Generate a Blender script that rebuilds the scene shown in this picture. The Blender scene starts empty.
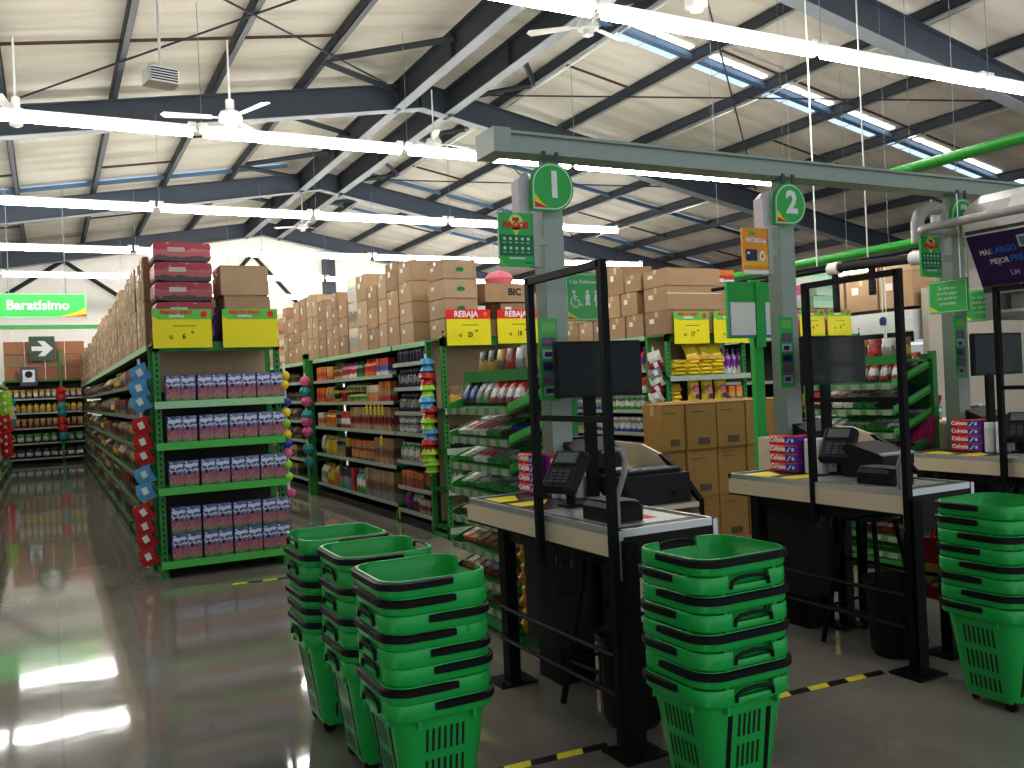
import bpy, math, random
from mathutils import Vector, Matrix
R = random.Random(11)
NTH = ['zero','first','second','third','fourth','fifth','sixth','seventh','eighth','ninth','tenth']
ONE = ['zero','one','two','three']
PI = math.pi
scene = bpy.context.scene
col = scene.collection

# ------------------------------------------------------------------ materials
MC = {}
def new_mat(name):
    m = bpy.data.materials.new(name); m.use_nodes = True
    nt = m.node_tree; b = nt.nodes['Principled BSDF']
    return m, nt, b
def mat(name, c, rough=.5, metal=0., noise=.06, scale=20., bump=0., vary=0., emit=0., spec=.35):
    if name in MC: return MC[name]
    m, nt, b = new_mat(name)
    b.inputs['Roughness'].default_value = rough; b.inputs['Metallic'].default_value = metal
    b.inputs['Specular IOR Level'].default_value = spec
    tc = nt.nodes.new('ShaderNodeTexCoord'); n = nt.nodes.new('ShaderNodeTexNoise')
    n.inputs['Scale'].default_value = scale; n.inputs['Detail'].default_value = 3
    nt.links.new(tc.outputs['Object'], n.inputs['Vector'])
    r = nt.nodes.new('ShaderNodeMapRange'); r.inputs['To Min'].default_value = 1-noise*2; r.inputs['To Max'].default_value = 1+noise*2
    nt.links.new(n.outputs['Fac'], r.inputs['Value'])
    h = nt.nodes.new('ShaderNodeHueSaturation'); h.inputs['Color'].default_value = (*c, 1)
    nt.links.new(r.outputs['Result'], h.inputs['Value'])
    if vary:
        oi = nt.nodes.new('ShaderNodeObjectInfo'); r2 = nt.nodes.new('ShaderNodeMapRange')
        r2.inputs['To Min'].default_value = 1-vary; r2.inputs['To Max'].default_value = 1+vary
        nt.links.new(oi.outputs['Random'], r2.inputs['Value'])
        mu = nt.nodes.new('ShaderNodeMath'); mu.operation = 'MULTIPLY'
        nt.links.new(r.outputs['Result'], mu.inputs[0]); nt.links.new(r2.outputs['Result'], mu.inputs[1])
        nt.links.new(mu.outputs[0], h.inputs['Value'])
    nt.links.new(h.outputs['Color'], b.inputs['Base Color'])
    if bump:
        bp = nt.nodes.new('ShaderNodeBump'); bp.inputs['Strength'].default_value = bump; bp.inputs['Distance'].default_value = .01
        nt.links.new(n.outputs['Fac'], bp.inputs['Height']); nt.links.new(bp.outputs['Normal'], b.inputs['Normal'])
    if emit:
        b.inputs['Emission Color'].default_value = (*c, 1); b.inputs['Emission Strength'].default_value = emit
    MC[name] = m; return m
def glow(name, c, s):
    if name in MC: return MC[name]
    m = bpy.data.materials.new(name); m.use_nodes = True; nt = m.node_tree
    nt.nodes.remove(nt.nodes['Principled BSDF'])
    e = nt.nodes.new('ShaderNodeEmission'); e.inputs['Color'].default_value = (*c, 1); e.inputs['Strength'].default_value = s
    nt.links.new(e.outputs[0], nt.nodes['Material Output'].inputs['Surface']); MC[name] = m; return m
def pack(name, c1, c2, c3, speck=.55, rough=.4, vscale=8., dist=.6):
    """printed packaging: three colour bands up the pack, broken up, with light and dark specks"""
    if name in MC: return MC[name]
    m, nt, b = new_mat(name); b.inputs['Roughness'].default_value = rough
    L = nt.links.new
    tc = nt.nodes.new('ShaderNodeTexCoord'); sp = nt.nodes.new('ShaderNodeSeparateXYZ'); L(tc.outputs['Generated'], sp.inputs[0])
    oi = nt.nodes.new('ShaderNodeObjectInfo')
    ad = nt.nodes.new('ShaderNodeVectorMath'); ad.operation = 'ADD'
    cb = nt.nodes.new('ShaderNodeCombineXYZ'); ml = nt.nodes.new('ShaderNodeMath'); ml.operation = 'MULTIPLY'; ml.inputs[1].default_value = .6
    L(oi.outputs['Random'], ml.inputs[0]); L(ml.outputs[0], cb.inputs[0])
    L(tc.outputs['Generated'], ad.inputs[0]); L(cb.outputs[0], ad.inputs[1])
    n = nt.nodes.new('ShaderNodeTexNoise'); n.inputs['Scale'].default_value = 4.5; n.inputs['Detail'].default_value = 4; L(ad.outputs[0], n.inputs['Vector'])
    s = nt.nodes.new('ShaderNodeMath'); s.operation = 'MULTIPLY_ADD'; s.inputs[1].default_value = dist
    L(n.outputs['Fac'], s.inputs[0]); L(sp.outputs['Z'], s.inputs[2])
    cr = nt.nodes.new('ShaderNodeValToRGB'); cr.color_ramp.interpolation = 'CONSTANT'
    e = cr.color_ramp.elements; o = dist*.5
    e[0].position = 0; e[0].color = (*c3, 1); e[1].position = .25+o; e[1].color = (*c2, 1)
    k = e.new(min(.62+o, .97)); k.color = (*c1, 1)
    L(s.outputs[0], cr.inputs[0])
    v = nt.nodes.new('ShaderNodeTexVoronoi'); v.inputs['Scale'].default_value = vscale; L(ad.outputs[0], v.inputs['Vector'])
    r2 = nt.nodes.new('ShaderNodeValToRGB'); r2.color_ramp.interpolation = 'CONSTANT'
    q = r2.color_ramp.elements; q[0].color = (1, 1, 1, 1); q[0].position = 0; q[1].position = .16; q[1].color = (0, 0, 0, 1)
    L(v.outputs['Distance'], r2.inputs[0])
    mx = nt.nodes.new('ShaderNodeMix'); mx.data_type = 'RGBA'
    mm = nt.nodes.new('ShaderNodeMath'); mm.operation = 'MULTIPLY'; mm.inputs[1].default_value = speck
    L(r2.outputs['Color'], mm.inputs[0]); L(mm.outputs[0], mx.inputs['Factor'])
    L(cr.outputs['Color'], mx.inputs['A']); mx.inputs['B'].default_value = (.85, .83, .78, 1)
    h = nt.nodes.new('ShaderNodeHueSaturation'); rr = nt.nodes.new('ShaderNodeMapRange')
    rr.inputs['To Min'].default_value = .75; rr.inputs['To Max'].default_value = 1.2
    L(oi.outputs['Random'], rr.inputs['Value']); L(rr.outputs['Result'], h.inputs['Value']); L(mx.outputs['Result'], h.inputs['Color'])
    L(h.outputs['Color'], b.inputs['Base Color']); MC[name] = m; return m

def glass_mat():
    m, nt, b = new_mat('clear_acrylic')
    nt.nodes.remove(b)
    tr = nt.nodes.new('ShaderNodeBsdfTransparent'); tr.inputs[0].default_value = (.97, .98, .975, 1)
    gl = nt.nodes.new('ShaderNodeBsdfGlossy'); gl.inputs['Roughness'].default_value = .06
    mx = nt.nodes.new('ShaderNodeMixShader'); mx.inputs[0].default_value = .05
    nt.links.new(tr.outputs[0], mx.inputs[1]); nt.links.new(gl.outputs[0], mx.inputs[2])
    nt.links.new(mx.outputs[0], nt.nodes['Material Output'].inputs['Surface'])
    return m
ACR = glass_mat()
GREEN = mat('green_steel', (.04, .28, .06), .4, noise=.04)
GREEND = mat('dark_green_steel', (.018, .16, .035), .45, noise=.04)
LIPG = mat('pale_green_price_rail', (.36, .62, .38), .35, noise=.05)
LIPW = mat('grey_white_price_rail', (.42, .48, .41), .4, noise=.14, scale=60)
LIPB = mat('bright_green_rail', (.10, .50, .10), .4)
CARD = mat('kraft_cardboard', (.40, .265, .155), .8, noise=.05, scale=9, bump=.1, vary=.16)
CARD2 = mat('ochre_cardboard', (.40, .235, .075), .75, noise=.06, scale=9, bump=.1, vary=.08)
CARDP = mat('pale_cardboard', (.48, .34, .215), .8, noise=.05, scale=9, vary=.1)
SEAM = mat('cardboard_seam', (.16, .09, .05), .9)
TAPE = mat('packing_tape', (.62, .48, .30), .25)
BLACK = mat('black_painted_steel', (.006, .006, .007), .5, noise=.02, spec=.15)
PLB = mat('black_plastic', (.009, .009, .010), .42, noise=.03, spec=.2)
PLBM = mat('matte_dark_plastic', (.022, .023, .025), .55, noise=.04, spec=.2)
BEIGE = mat('beige_laminate', (.72, .61, .45), .5, noise=.03, scale=6)
BELT = mat('black_conveyor_belt', (.025, .025, .028), .35)
ALU = mat('brushed_aluminium', (.62, .63, .63), .3, metal=.6, noise=.05)
WHITE = mat('white_plastic', (.80, .80, .78), .4, noise=.02)
WHITEP = mat('white_paper', (.85, .85, .84), .7, noise=.02)
YEL = mat('yellow_sign_card', (.83, .74, .02), .5, noise=.02)
YELS = mat('yellow_hazard_tape', (.85, .72, .04), .5)
SGREEN = mat('sign_green', (.05, .46, .10), .4, noise=.02)
SGREEN2 = mat('sign_bright_green', (.16, .55, .10), .4, noise=.02)
SDKG = mat('sign_dark_green', (.01, .20, .07), .4, noise=.02)
RED = mat('sign_red', (.75, .03, .03), .45, noise=.02)
ORANGE = mat('sign_orange', (.85, .26, .02), .45)
GREY = mat('grey_green_painted_steel', (.38, .44, .385), .45, noise=.03)
STEEL = mat('slate_blue_steel', (.075, .09, .115), .5, noise=.05, scale=4)
STEELD = mat('dark_slate_steel', (.045, .052, .066), .55, noise=.05, scale=4)
STEELL = mat('flange_light_steel', (.30, .33, .36), .5)
RUST = mat('brown_primer_steel', (.09, .06, .05), .6)
INK = mat('black_ink', (.02, .02, .02), .6)
BGREEN = mat('bright_green_polypropylene', (.014, .42, .08), .32, noise=.02, spec=.5)
TUBE = glow('fluorescent_tube_glow', (1., .975, .93), 40.)
WALLM = mat('white_painted_wall', (.90, .88, .82), .8, noise=.02, scale=2)

# ------------------------------------------------------------------ mesh builder
class MB:
    def __init__(s): s.v = []; s.f = []; s.m = []; s.s = []
    def add(s, vs, fs, m=0, sm=False, M=None):
        o = len(s.v)
        s.v += [tuple(M @ Vector(p)) if M is not None else tuple(p) for p in vs]
        for q in fs: s.f.append([o+i for i in q]); s.m.append(m); s.s.append(sm)
        return s
    def box(s, x0, x1, y0, y1, z0, z1, m=0, M=None):
        vs = [(x0,y0,z0),(x1,y0,z0),(x1,y1,z0),(x0,y1,z0),(x0,y0,z1),(x1,y0,z1),(x1,y1,z1),(x0,y1,z1)]
        return s.add(vs, [(0,3,2,1),(4,5,6,7),(0,1,5,4),(1,2,6,5),(2,3,7,6),(3,0,4,7)], m, False, M)
    def cbox(s, x0, x1, y0, y1, z0, z1, c=.004, m=0, M=None):
        """box with chamfered vertical and top edges"""
        def ring(x0,x1,y0,y1,z): return [(x0+c,y0,z),(x1-c,y0,z),(x1,y0+c,z),(x1,y1-c,z),(x1-c,y1,z),(x0+c,y1,z),(x0,y1-c,z),(x0,y0+c,z)]
        return s.loft([ring(x0,x1,y0,y1,z0), ring(x0,x1,y0,y1,z1-c), ring(x0+c*.7,x1-c*.7,y0+c*.7,y1-c*.7,z1)], m, M=M)
    def loft(s, rings, m=0, sm=False, cap0=True, cap1=True, M=None):
        n = len(rings[0]); vs = [p for r in rings for p in r]; fs = []
        for k in range(len(rings)-1):
            for i in range(n):
                j = (i+1) % n; fs.append((k*n+i, k*n+j, (k+1)*n+j, (k+1)*n+i))
        s.add(vs, fs, m, sm, M)
        o = len(s.v)-len(vs)
        if cap0: s.f.append([o+i for i in range(n)][::-1]); s.m.append(m); s.s.append(False)
        if cap1: s.f.append([o+(len(rings)-1)*n+i for i in range(n)]); s.m.append(m); s.s.append(False)
        return s
    def tube(s, pts, r, n=8, m=0, sm=True):
        pts = [Vector(p) for p in pts]; rings = []; up0 = None
        for i, p in enumerate(pts):
            d = (pts[min(i+1, len(pts)-1)]-pts[max(i-1, 0)]).normalized()
            if up0 is None: up0 = Vector((0,0,1)) if abs(d.z) < .9 else Vector((1,0,0))
            a = d.cross(up0).normalized(); b = a.cross(d).normalized(); up0 = b
            rr = r[i] if isinstance(r, (list, tuple)) else r
            rings.append([tuple(p+(a*math.cos(2*PI*k/n)+b*math.sin(2*PI*k/n))*rr) for k in range(n)])
        return s.loft(rings, m, sm)
    def lathe(s, prof, n=12, c=(0,0,0), m=0, ms=None, M=None, cap0=True, cap1=True):
        rings = [[(c[0]+r*math.cos(2*PI*k/n), c[1]+r*math.sin(2*PI*k/n), c[2]+z) for k in range(n)] for r, z in prof]
        if ms is None: return s.loft(rings, m, True, cap0, cap1, M)
        for i in range(len(rings)-1): s.loft(rings[i:i+2], ms[i], True, i == 0, i == len(rings)-2, M)
        return s
    def prism(s, pts, axis, a, b, m=0, M=None):
        f = {'x': lambda p, t: (t, p[0], p[1]), 'y': lambda p, t: (p[0], t, p[1]), 'z': lambda p, t: (p[0], p[1], t)}[axis]
        return s.loft([[f(p, a) for p in pts], [f(p, b) for p in pts]], m, M=M)
    def mesh(s, name, mats):
        me = bpy.data.meshes.new(name); me.from_pydata(s.v, [], s.f)
        for x in (mats if isinstance(mats, (list, tuple)) else [mats]): me.materials.append(x)
        me.polygons.foreach_set('material_index', s.m); me.polygons.foreach_set('use_smooth', s.s)
        me.update()
        if any(s.s): me.set_sharp_from_angle(angle=.75)
        return me
    def build(s, name, mats, parent=None, loc=(0,0,0), rz=0, **kw):
        o = bpy.data.objects.new(name, s.mesh(name, mats)); col.objects.link(o)
        o.location = loc; o.rotation_euler.z = rz
        if parent: o.parent = parent
        return tag(o, **kw)
def tag(o, label=None, cat=None, group=None, kind=None):
    if label: o['label'] = label
    if cat: o['category'] = cat
    if group: o['group'] = group
    if kind: o['kind'] = kind
    return o
def thing(name, label, cat, loc=(0,0,0), rz=0, group=None):
    o = bpy.data.objects.new(name, None); col.objects.link(o); o.location = loc; o.rotation_euler.z = rz
    return tag(o, label, cat, group)
def inst(name, me, loc, rz=0, label=None, cat=None, group=None, rx=0, ry=0, sc=None):
    o = bpy.data.objects.new(name, me); col.objects.link(o); o.location = loc; o.rotation_euler = (rx, ry, rz)
    if sc: o.scale = sc
    return tag(o, label, cat, group)
def copy_tree(o, parent=None):
    c = o.copy(); col.objects.link(c)
    if parent: c.parent = parent
    for ch in list(o.children): copy_tree(ch, c)
    return c
def text(s, size, m, parent, loc, rot=(PI/2,0,0), bold=.012, name='lettering', align='CENTER', sx=1., label=None):
    cu = bpy.data.curves.new(name, 'FONT'); cu.body = s; cu.size = size; cu.extrude = .0012; cu.offset = bold*size
    cu.align_x = align; cu.align_y = 'CENTER'; cu.resolution_u = 2
    t = bpy.data.objects.new(name, cu); col.objects.link(t)
    bpy.context.view_layer.update()
    me = bpy.data.meshes.new_from_object(t.evaluated_get(bpy.context.evaluated_depsgraph_get()))
    bpy.data.objects.remove(t); bpy.data.curves.remove(cu)
    me.materials.clear(); me.materials.append(m)
    o = bpy.data.objects.new(name, me); col.objects.link(o); o.location = loc; o.rotation_euler = rot; o.parent = parent; o.scale = (sx,1,1)
    return tag(o, label)

# ------------------------------------------------------------------ camera
cam = bpy.data.cameras.new('camera'); co = bpy.data.objects.new('camera', cam); col.objects.link(co)
F = 891.; yaw = .4803; pit = .0017; rol = -.0449
cam.sensor_width = 36; cam.lens = 36*F/1024; cam.clip_end = 200
cy, sy = math.cos(yaw), math.sin(yaw)
f = Vector((sy*math.cos(pit), cy*math.cos(pit), math.sin(pit))); r = Vector((cy, -sy, 0)); u = r.cross(f)
r2 = math.cos(rol)*r+math.sin(rol)*u; u2 = -math.sin(rol)*r+math.cos(rol)*u
Mx = Matrix((r2, u2, -f)).transposed().to_4x4(); Mx.translation = (0, 0, 1.5)
co.matrix_world = Mx; scene.camera = co

# ------------------------------------------------------------------ the room
def floor_mat():
    m, nt, b = new_mat('polished_concrete'); L = nt.links.new
    tc = nt.nodes.new('ShaderNodeTexCoord')
    n1 = nt.nodes.new('ShaderNodeTexNoise'); n1.inputs['Scale'].default_value = .55; n1.inputs['Detail'].default_value = 8; n1.inputs['Roughness'].default_value = .6
    L(tc.outputs['Object'], n1.inputs['Vector'])
    cr = nt.nodes.new('ShaderNodeValToRGB'); e = cr.color_ramp.elements
    e[0].position = .3; e[0].color = (.165, .152, .128, 1); e[1].position = .72; e[1].color = (.34, .315, .275, 1)
    L(n1.outputs['Fac'], cr.inputs[0])
    br = nt.nodes.new('ShaderNodeTexBrick'); br.inputs['Scale'].default_value = 1; br.offset = 0
    br.inputs['Brick Width'].default_value = 3.; br.inputs['Row Height'].default_value = 3.; br.inputs['Mortar Size'].default_value = .006
    br.inputs['Color1'].default_value = (1,1,1,1); br.inputs['Color2'].default_value = (.97,.97,.97,1); br.inputs['Mortar'].default_value = (.86,.86,.86,1)
    L(tc.outputs['Object'], br.inputs['Vector'])
    mx = nt.nodes.new('ShaderNodeMix'); mx.data_type = 'RGBA'; mx.blend_type = 'MULTIPLY'; mx.inputs['Factor'].default_value = 1
    L(cr.outputs['Color'], mx.inputs['A']); L(br.outputs['Color'], mx.inputs['B']); L(mx.outputs['Result'], b.inputs['Base Color'])
    n2 = nt.nodes.new('ShaderNodeTexNoise'); n2.inputs['Scale'].default_value = 2.5; n2.inputs['Detail'].default_value = 5
    L(tc.outputs['Object'], n2.inputs['Vector'])
    rr = nt.nodes.new('ShaderNodeMapRange'); rr.inputs['To Min'].default_value = .025; rr.inputs['To Max'].default_value = .10
    L(n2.outputs['Fac'], rr.inputs['Value']); L(rr.outputs['Result'], b.inputs['Roughness'])
    n3 = nt.nodes.new('ShaderNodeTexNoise'); n3.inputs['Scale'].default_value = 2.2; n3.inputs['Detail'].default_value = 3
    L(tc.outputs['Object'], n3.inputs['Vector'])
    bp = nt.nodes.new('ShaderNodeBump'); bp.inputs['Strength'].default_value = .07; bp.inputs['Distance'].default_value = .02
    L(n3.outputs['Fac'], bp.inputs['Height']); L(bp.outputs['Normal'], b.inputs['Normal'])
    b.inputs['Specular IOR Level'].default_value = .45
    return m
MB().box(-9, 20, -3, 29.4, -.1, 0).build('floor', floor_mat(), kind='structure')
def fabric_mat():
    m, nt, b = new_mat('roof_insulation_fabric'); L = nt.links.new
    tc = nt.nodes.new('ShaderNodeTexCoord'); mp = nt.nodes.new('ShaderNodeMapping'); mp.inputs['Scale'].default_value = (.35, 2.2, .35)
    L(tc.outputs['Object'], mp.inputs[0]); n = nt.nodes.new('ShaderNodeTexNoise'); n.inputs['Scale'].default_value = 1.; n.inputs['Detail'].default_value = 4
    n.inputs['Distortion'].default_value = .4
    L(mp.outputs[0], n.inputs['Vector'])
    cr = nt.nodes.new('ShaderNodeValToRGB'); e = cr.color_ramp.elements
    e[0].position = .3; e[0].color = (.56, .52, .455, 1); e[1].position = .6; e[1].color = (.72, .68, .61, 1)
    L(n.outputs['Fac'], cr.inputs[0]); L(cr.outputs['Color'], b.inputs['Base Color']); b.inputs['Roughness'].default_value = .85
    bp = nt.nodes.new('ShaderNodeBump'); bp.inputs['Strength'].default_value = .6; bp.inputs['Distance'].default_value = .08
    L(n.outputs['Fac'], bp.inputs['Height']); L(bp.outputs['Normal'], b.inputs['Normal'])
    return m
RX = 6.0                       # ridge
def zb(x): return 6.42-(.167*(RX-x) if x < RX else .19*(x-RX))      # underside of the rafters
def zr(x): return zb(x)+.62                                          # roof fabric
MB().add([(-9,-3,zr(-9)),(RX,-3,zr(RX)),(20,-3,zr(20)),(20,29.4,zr(20)),(RX,29.4,zr(RX)),(-9,29.4,zr(-9))],
         [(0,1,4,5),(1,2,3,4)]).build('ceiling', fabric_mat(), kind='structure')
MB().box(-9.1, -9, -3, 29.5, 0, 4.6).build('wall_left', WALLM, kind='structure')
MB().box(20, 20.1, -3, 29.5, 0, 4.4).build('wall_right', WALLM, kind='structure')
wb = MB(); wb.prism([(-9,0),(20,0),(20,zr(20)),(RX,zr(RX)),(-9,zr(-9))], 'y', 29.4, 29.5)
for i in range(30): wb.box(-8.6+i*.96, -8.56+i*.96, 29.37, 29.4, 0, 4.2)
WALLB = mat('white_wall_added_glow', (.93, .90, .84), .8, noise=.02, scale=2, emit=.15)  # slight emission added so the wall looks brightly lit
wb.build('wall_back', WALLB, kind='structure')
MB().box(11.05, 20, 8.42, 8.52, 0, 2.62).build('wall_partition_right', mat('cream_wall', (.50,.455,.385), .8, noise=.02, scale=2), kind='structure')

# rafters
for i, (Y, w) in enumerate([(1.0,'over the camera side of the checkouts'),(7.9,'over the front of the checkouts'),(14.5,'third from the back wall'),
                            (21.1,'second from the back wall'),(27.6,'farthest, close to the white back wall')]):
    b = MB()
    for xa, xb2 in ((-9, RX), (RX, 20)):
        d = .14 if xa < 0 else .02
        b.loft([[(x,Y-.02,zb(x)),(x,Y+.02,zb(x)),(x,Y+.02,zb(x)+.42),(x,Y-.02,zb(x)+.42)] for x in (xa, xb2)], 0)
        b.loft([[(x,Y-.11,zb(x)-.012),(x,Y+.11,zb(x)-.012),(x,Y+.11,zb(x)),(x,Y-.11,zb(x))] for x in (xa, xb2)], 1)
        b.loft([[(x,Y-.11,zb(x)+.42),(x,Y+.11,zb(x)+.42),(x,Y+.11,zb(x)+.432),(x,Y-.11,zb(x)+.432)] for x in (xa, xb2)], 0)
    b.box(RX-.03, RX+.03, Y-.1, Y+.1, zb(RX), zb(RX)+.42)
    for x in (5.55, 6.5): b.box(x-.03, x+.03, Y-.12, Y+.12, zb(x)-.02, zb(x)+.43)
    b.build('roof_rafter', [STEEL, STEELL], label='slate pitched roof rafter '+w, cat='beam', group='roof rafters')
# purlins
PX = [RX-d for d in (2.1,3.54,4.96,6.4,7.84,9.28,10.72,12.16)]+[RX+d for d in (1.5,2.95,4.4,5.85,7.3,8.75,10.2,11.65)]
for i, x in enumerate(PX):
    z = zb(x)+.44
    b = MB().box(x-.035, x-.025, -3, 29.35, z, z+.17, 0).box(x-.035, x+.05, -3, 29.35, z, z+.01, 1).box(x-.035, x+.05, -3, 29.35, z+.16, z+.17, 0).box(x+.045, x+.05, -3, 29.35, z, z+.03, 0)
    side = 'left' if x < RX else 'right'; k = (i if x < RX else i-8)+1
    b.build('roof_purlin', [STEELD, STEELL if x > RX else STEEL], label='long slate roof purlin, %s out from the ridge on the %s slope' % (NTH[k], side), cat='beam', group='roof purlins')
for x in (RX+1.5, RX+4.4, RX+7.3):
    MB().tube([(x+.09,-2.5,zb(x)+.42),(x+.09,29.3,zb(x)+.42)], .014, 6).build('purlin_highlight_tube', ALU, label='thin shiny tube added as edge highlight of a roof purlin on the right slope', cat='pipe', group='purlin highlight tubes')  # added tubes imitating the bright highlight along the purlin edges
# ridge double girders
for x, w in ((5.55, 'left'), (6.5, 'right')):
    b = MB().box(x-.015, x+.015, -3, 27.5, 6.36, 6.76, 0).box(x-.09, x+.09, -3, 27.5, 6.345, 6.36, 1).box(x-.09, x+.09, -3, 27.5, 6.76, 6.775, 0)
    for y in range(0, 27, 3): b.box(x-.08, x+.08, y-.02, y+.02, 6.36, 6.76)
    b.build('ridge_girder', [STEELD, STEELL], label='deep steel girder running along the roof ridge, the %s one of the pair' % w, cat='beam', group='ridge girders')
# knee braces each side of rafters
for Y in (7.9, 14.5, 21.1):
    for sx, xp in ((-1, RX-2.1), (1, RX+1.5)):
        for dy in (-1, 1):
            xe = 5.5 if sx < 0 else 6.6
            b = MB().tube([(xe, Y+dy*.15, zb(xe)+.3), (xp, Y+dy*1.3, zb(xp)+.46)], .05, 4, sm=False)
            b.tube([(xe, Y+dy*2.6, zb(xe)+.3), (xp, Y+dy*1.4, zb(xp)+.46)], .05, 4, sm=False)
            b.build('knee_brace', [STEELD], label='pair of diagonal steel braces from ridge girder to purlin', cat='brace', group='ridge knee braces')
# sag bars between purlins and bracing rods
for Y in (3.5, 5.6, 10.2, 12.2, 17.2, 19.0, 24.3):
    for side in (0, 1):
        xs = sorted(PX[:8] if side == 0 else PX[8:])
        for a, c in zip(xs[:-1], xs[1:]):
            if R.random() < .35: continue
            MB().tube([(a, Y, zb(a)+.5), (c, Y, zb(c)+.5)], .022, 4, sm=False).build('sag_bar', [RUST], label='thin brown bar tying two roof purlins together', cat='brace', group='purlin sag bars')
for (x0, y0, x1, y1) in [(-.4, 14.3, 5.3, 8.1), (5.3, 14.3, -.4, 8.1), (6.8, 14.3, 13.5, 8.1), (13.5, 14.3, 6.8, 8.1), (6.8, 20.9, 13, 14.7), (13, 20.9, 6.8, 14.7),(6.8,7.7,13,1.2),(13,7.7,6.8,1.2)]:
    MB().tube([(x0, y0, zb(x0)+.42), (x1, y1, zb(x1)+.42)], .014, 5).build('bracing_rod', [STEELD], label='thin diagonal bracing rod under the roof', cat='rod', group='roof bracing rods')
# skylight strips
SKY = glow('skylight_glow', (.85, .93, 1.), 3.6); SKYD = glow('skylight_shaded_glow', (.45, .60, .82), 1.5); SKYB = mat('blue_grey_skylight_rail', (.10, .17, .27), .4)
wn = 1
for Y in (10.75, 20.6, 17.4, 24.0):
    for side in (0, 1):
        if side == 0 and Y in (10.75, 17.4): continue
        xs = sorted(PX[:6]+[RX-.9]) if side == 0 else [RX+.9]+sorted(PX[8:])
        b = MB()
        for a, c in zip(xs[:-1], xs[1:]):
            n = 2 if Y < 12 else 1
            for k in range(n):
                p = a+.07+(c-a-.14)*k/n; q = a+.07+(c-a-.14)*(k+.94)/n
                for yy, ww in (((Y-.22, .12), (Y+.17, .17)) if Y < 12 else ((Y, .16),)):
                    b.add([(p,yy,zr(p)-.02),(q,yy,zr(q)-.02),(q,yy+ww,zr(q)-.02),(p,yy+ww,zr(p)-.02)], [(0,3,2,1)], 2 if (Y > 12 or yy > Y) else 0)
        a, c = xs[0], xs[-1]
        for yy, hh in (((Y-.09, .07), (Y+.03, .03)) if Y < 12 else ((Y-.1, .08),)):
            b.loft([[(x,yy,zr(x)-.05-hh),(x,yy+.06,zr(x)-.05-hh),(x,yy+.06,zr(x)-.05),(x,yy,zr(x)-.05)] for x in (a, c)], 1)
        b.build('window_%d' % wn, [SKY, SKYB, SKYD], kind='structure'); wn += 1
# back wall column and cross braces
MB().box(8.3, 8.66, 29.0, 29.35, 0, 6.2).build('wall_column', STEEL, label='slate steel column against the white back wall', cat='column')
for xa, xc in ((-1.6, .55), (2.6, .55), (4.4, 6.0), (7.6, 6.0)):
    MB().tube([(xa, 29.2, 4.3), (xc, 29.2, 6.1 if xc > 1 else 5.75)], .06, 4, sm=False).build('wall_brace', STEELD, label='diagonal steel brace against the white back wall', cat='brace', group='back wall braces')

# ------------------------------------------------------------------ lighting rows
ROWS = [(5.8, 'nearest row, crossing the top right of the picture', (0, 5)), (10.05, 'second row, crossing in front of the main rafter', (-3, 4)), (14.2, 'third row', (-3, 4)), (18.3, 'fourth row', (-3, 5)), (22.0, 'fifth row, above the back aisle', (-1, 5)), (26.2, 'added hidden sixth row, brightening the back wall', (1, 5))]  # last row is added out of sight to brighten the back wall
p0 = None
for Y, w, (k0, k1) in ROWS:
    g = 'fluorescent fittings of the '+w.split(',')[0]
    for k in range(k0, k1):
        x = 1.55+2.37*k
        if p0 is None:
            p0 = thing('fluorescent_light', 'x', 'light')
            MB().box(.06, 2.31, -.03, .03, .03, .06).box(.02, .1, -.03, .03, .0, .09).box(2.27, 2.35, -.03, .03, 0, .09).build('housing', WHITE, p0)
            MB().loft([[(xx, .052*math.cos(a), -.018+.048*math.sin(a)) for a in [2*PI*q/14 for q in range(14)]] for xx in (.06, 2.31)], 0, True).build('tube', TUBE, p0)
            for xx in (.04,): MB().tube([(xx, 0, .06), (xx, 0, 1.4)], .0035, 5).build('hanger_wire', STEELL, p0)
            o = p0
        else: o = copy_tree(p0)
        o.location = (x, Y, 4.4); o.scale.x = .5 if (k == 3 and Y in (10.05, 14.2)) else 1.; tag(o, 'long glowing white fluorescent light in the '+w.split(',')[0], 'light', g)

# ceiling fans
fp = None
for (x, y, z, rz, w) in [(6.0,9.1,5.84,.35,'large white fan nearest, above the lit row at top centre'), (6.0,14.0,5.7,.2,'white fan hanging at the roof peak behind the second light row'), (6.0,22.8,5.85,.5,'small far white fan under the ridge'),
                      (2.0,10.6,4.75,.9,'white fan on a rod left of the roof peak'), (-.2,11.6,4.85,.3,'white fan at the far left behind the light row')]:
    if fp is None:
        fp = thing('ceiling_fan', 'x', 'fan')
        MB().lathe([(.03,-.14),(.07,-.12),(.07,-.06),(.13,-.05),(.14,0),(.11,.06),(.05,.08),(.05,.2),(.02,.22)], 16).build('motor', WHITE, fp)
        MB().tube([(0,0,.2),(0,0,.9)], .014, 6).build('rod', WHITE, fp)
        for q in range(3):
            Mq = Matrix.Rotation(q*2*PI/3, 4, 'Z') @ Matrix.Rotation(.18, 4, 'X')
            MB().box(.1, .24, -.02, .02, -.012, -.004, M=Mq).prism([(.2,-.05),(.72,-.075),(.76,0),(.72,.06),(.2,.045)], 'z', -.006, .0, M=Mq).build('blade', WHITE, fp)
        o = fp
    else: o = copy_tree(fp)
    o.location = (x, y, z); o.rotation_euler.z = rz; tag(o, w, 'fan', 'ceiling fans')
t = thing('ceiling_speaker', 'white louvred box hanging on a rod at upper left', 'speaker', (.95, 8.0, 4.26), .2)
MB().cbox(-.13,.13,-.1,.1,-.09,.05,.02).build('housing', WHITE, t)
b = MB()
for i in range(5): b.box(-.11,.11,-.104,-.1,-.075+i*.022,-.065+i*.022)
b.build('grille', PLBM, t)
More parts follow.
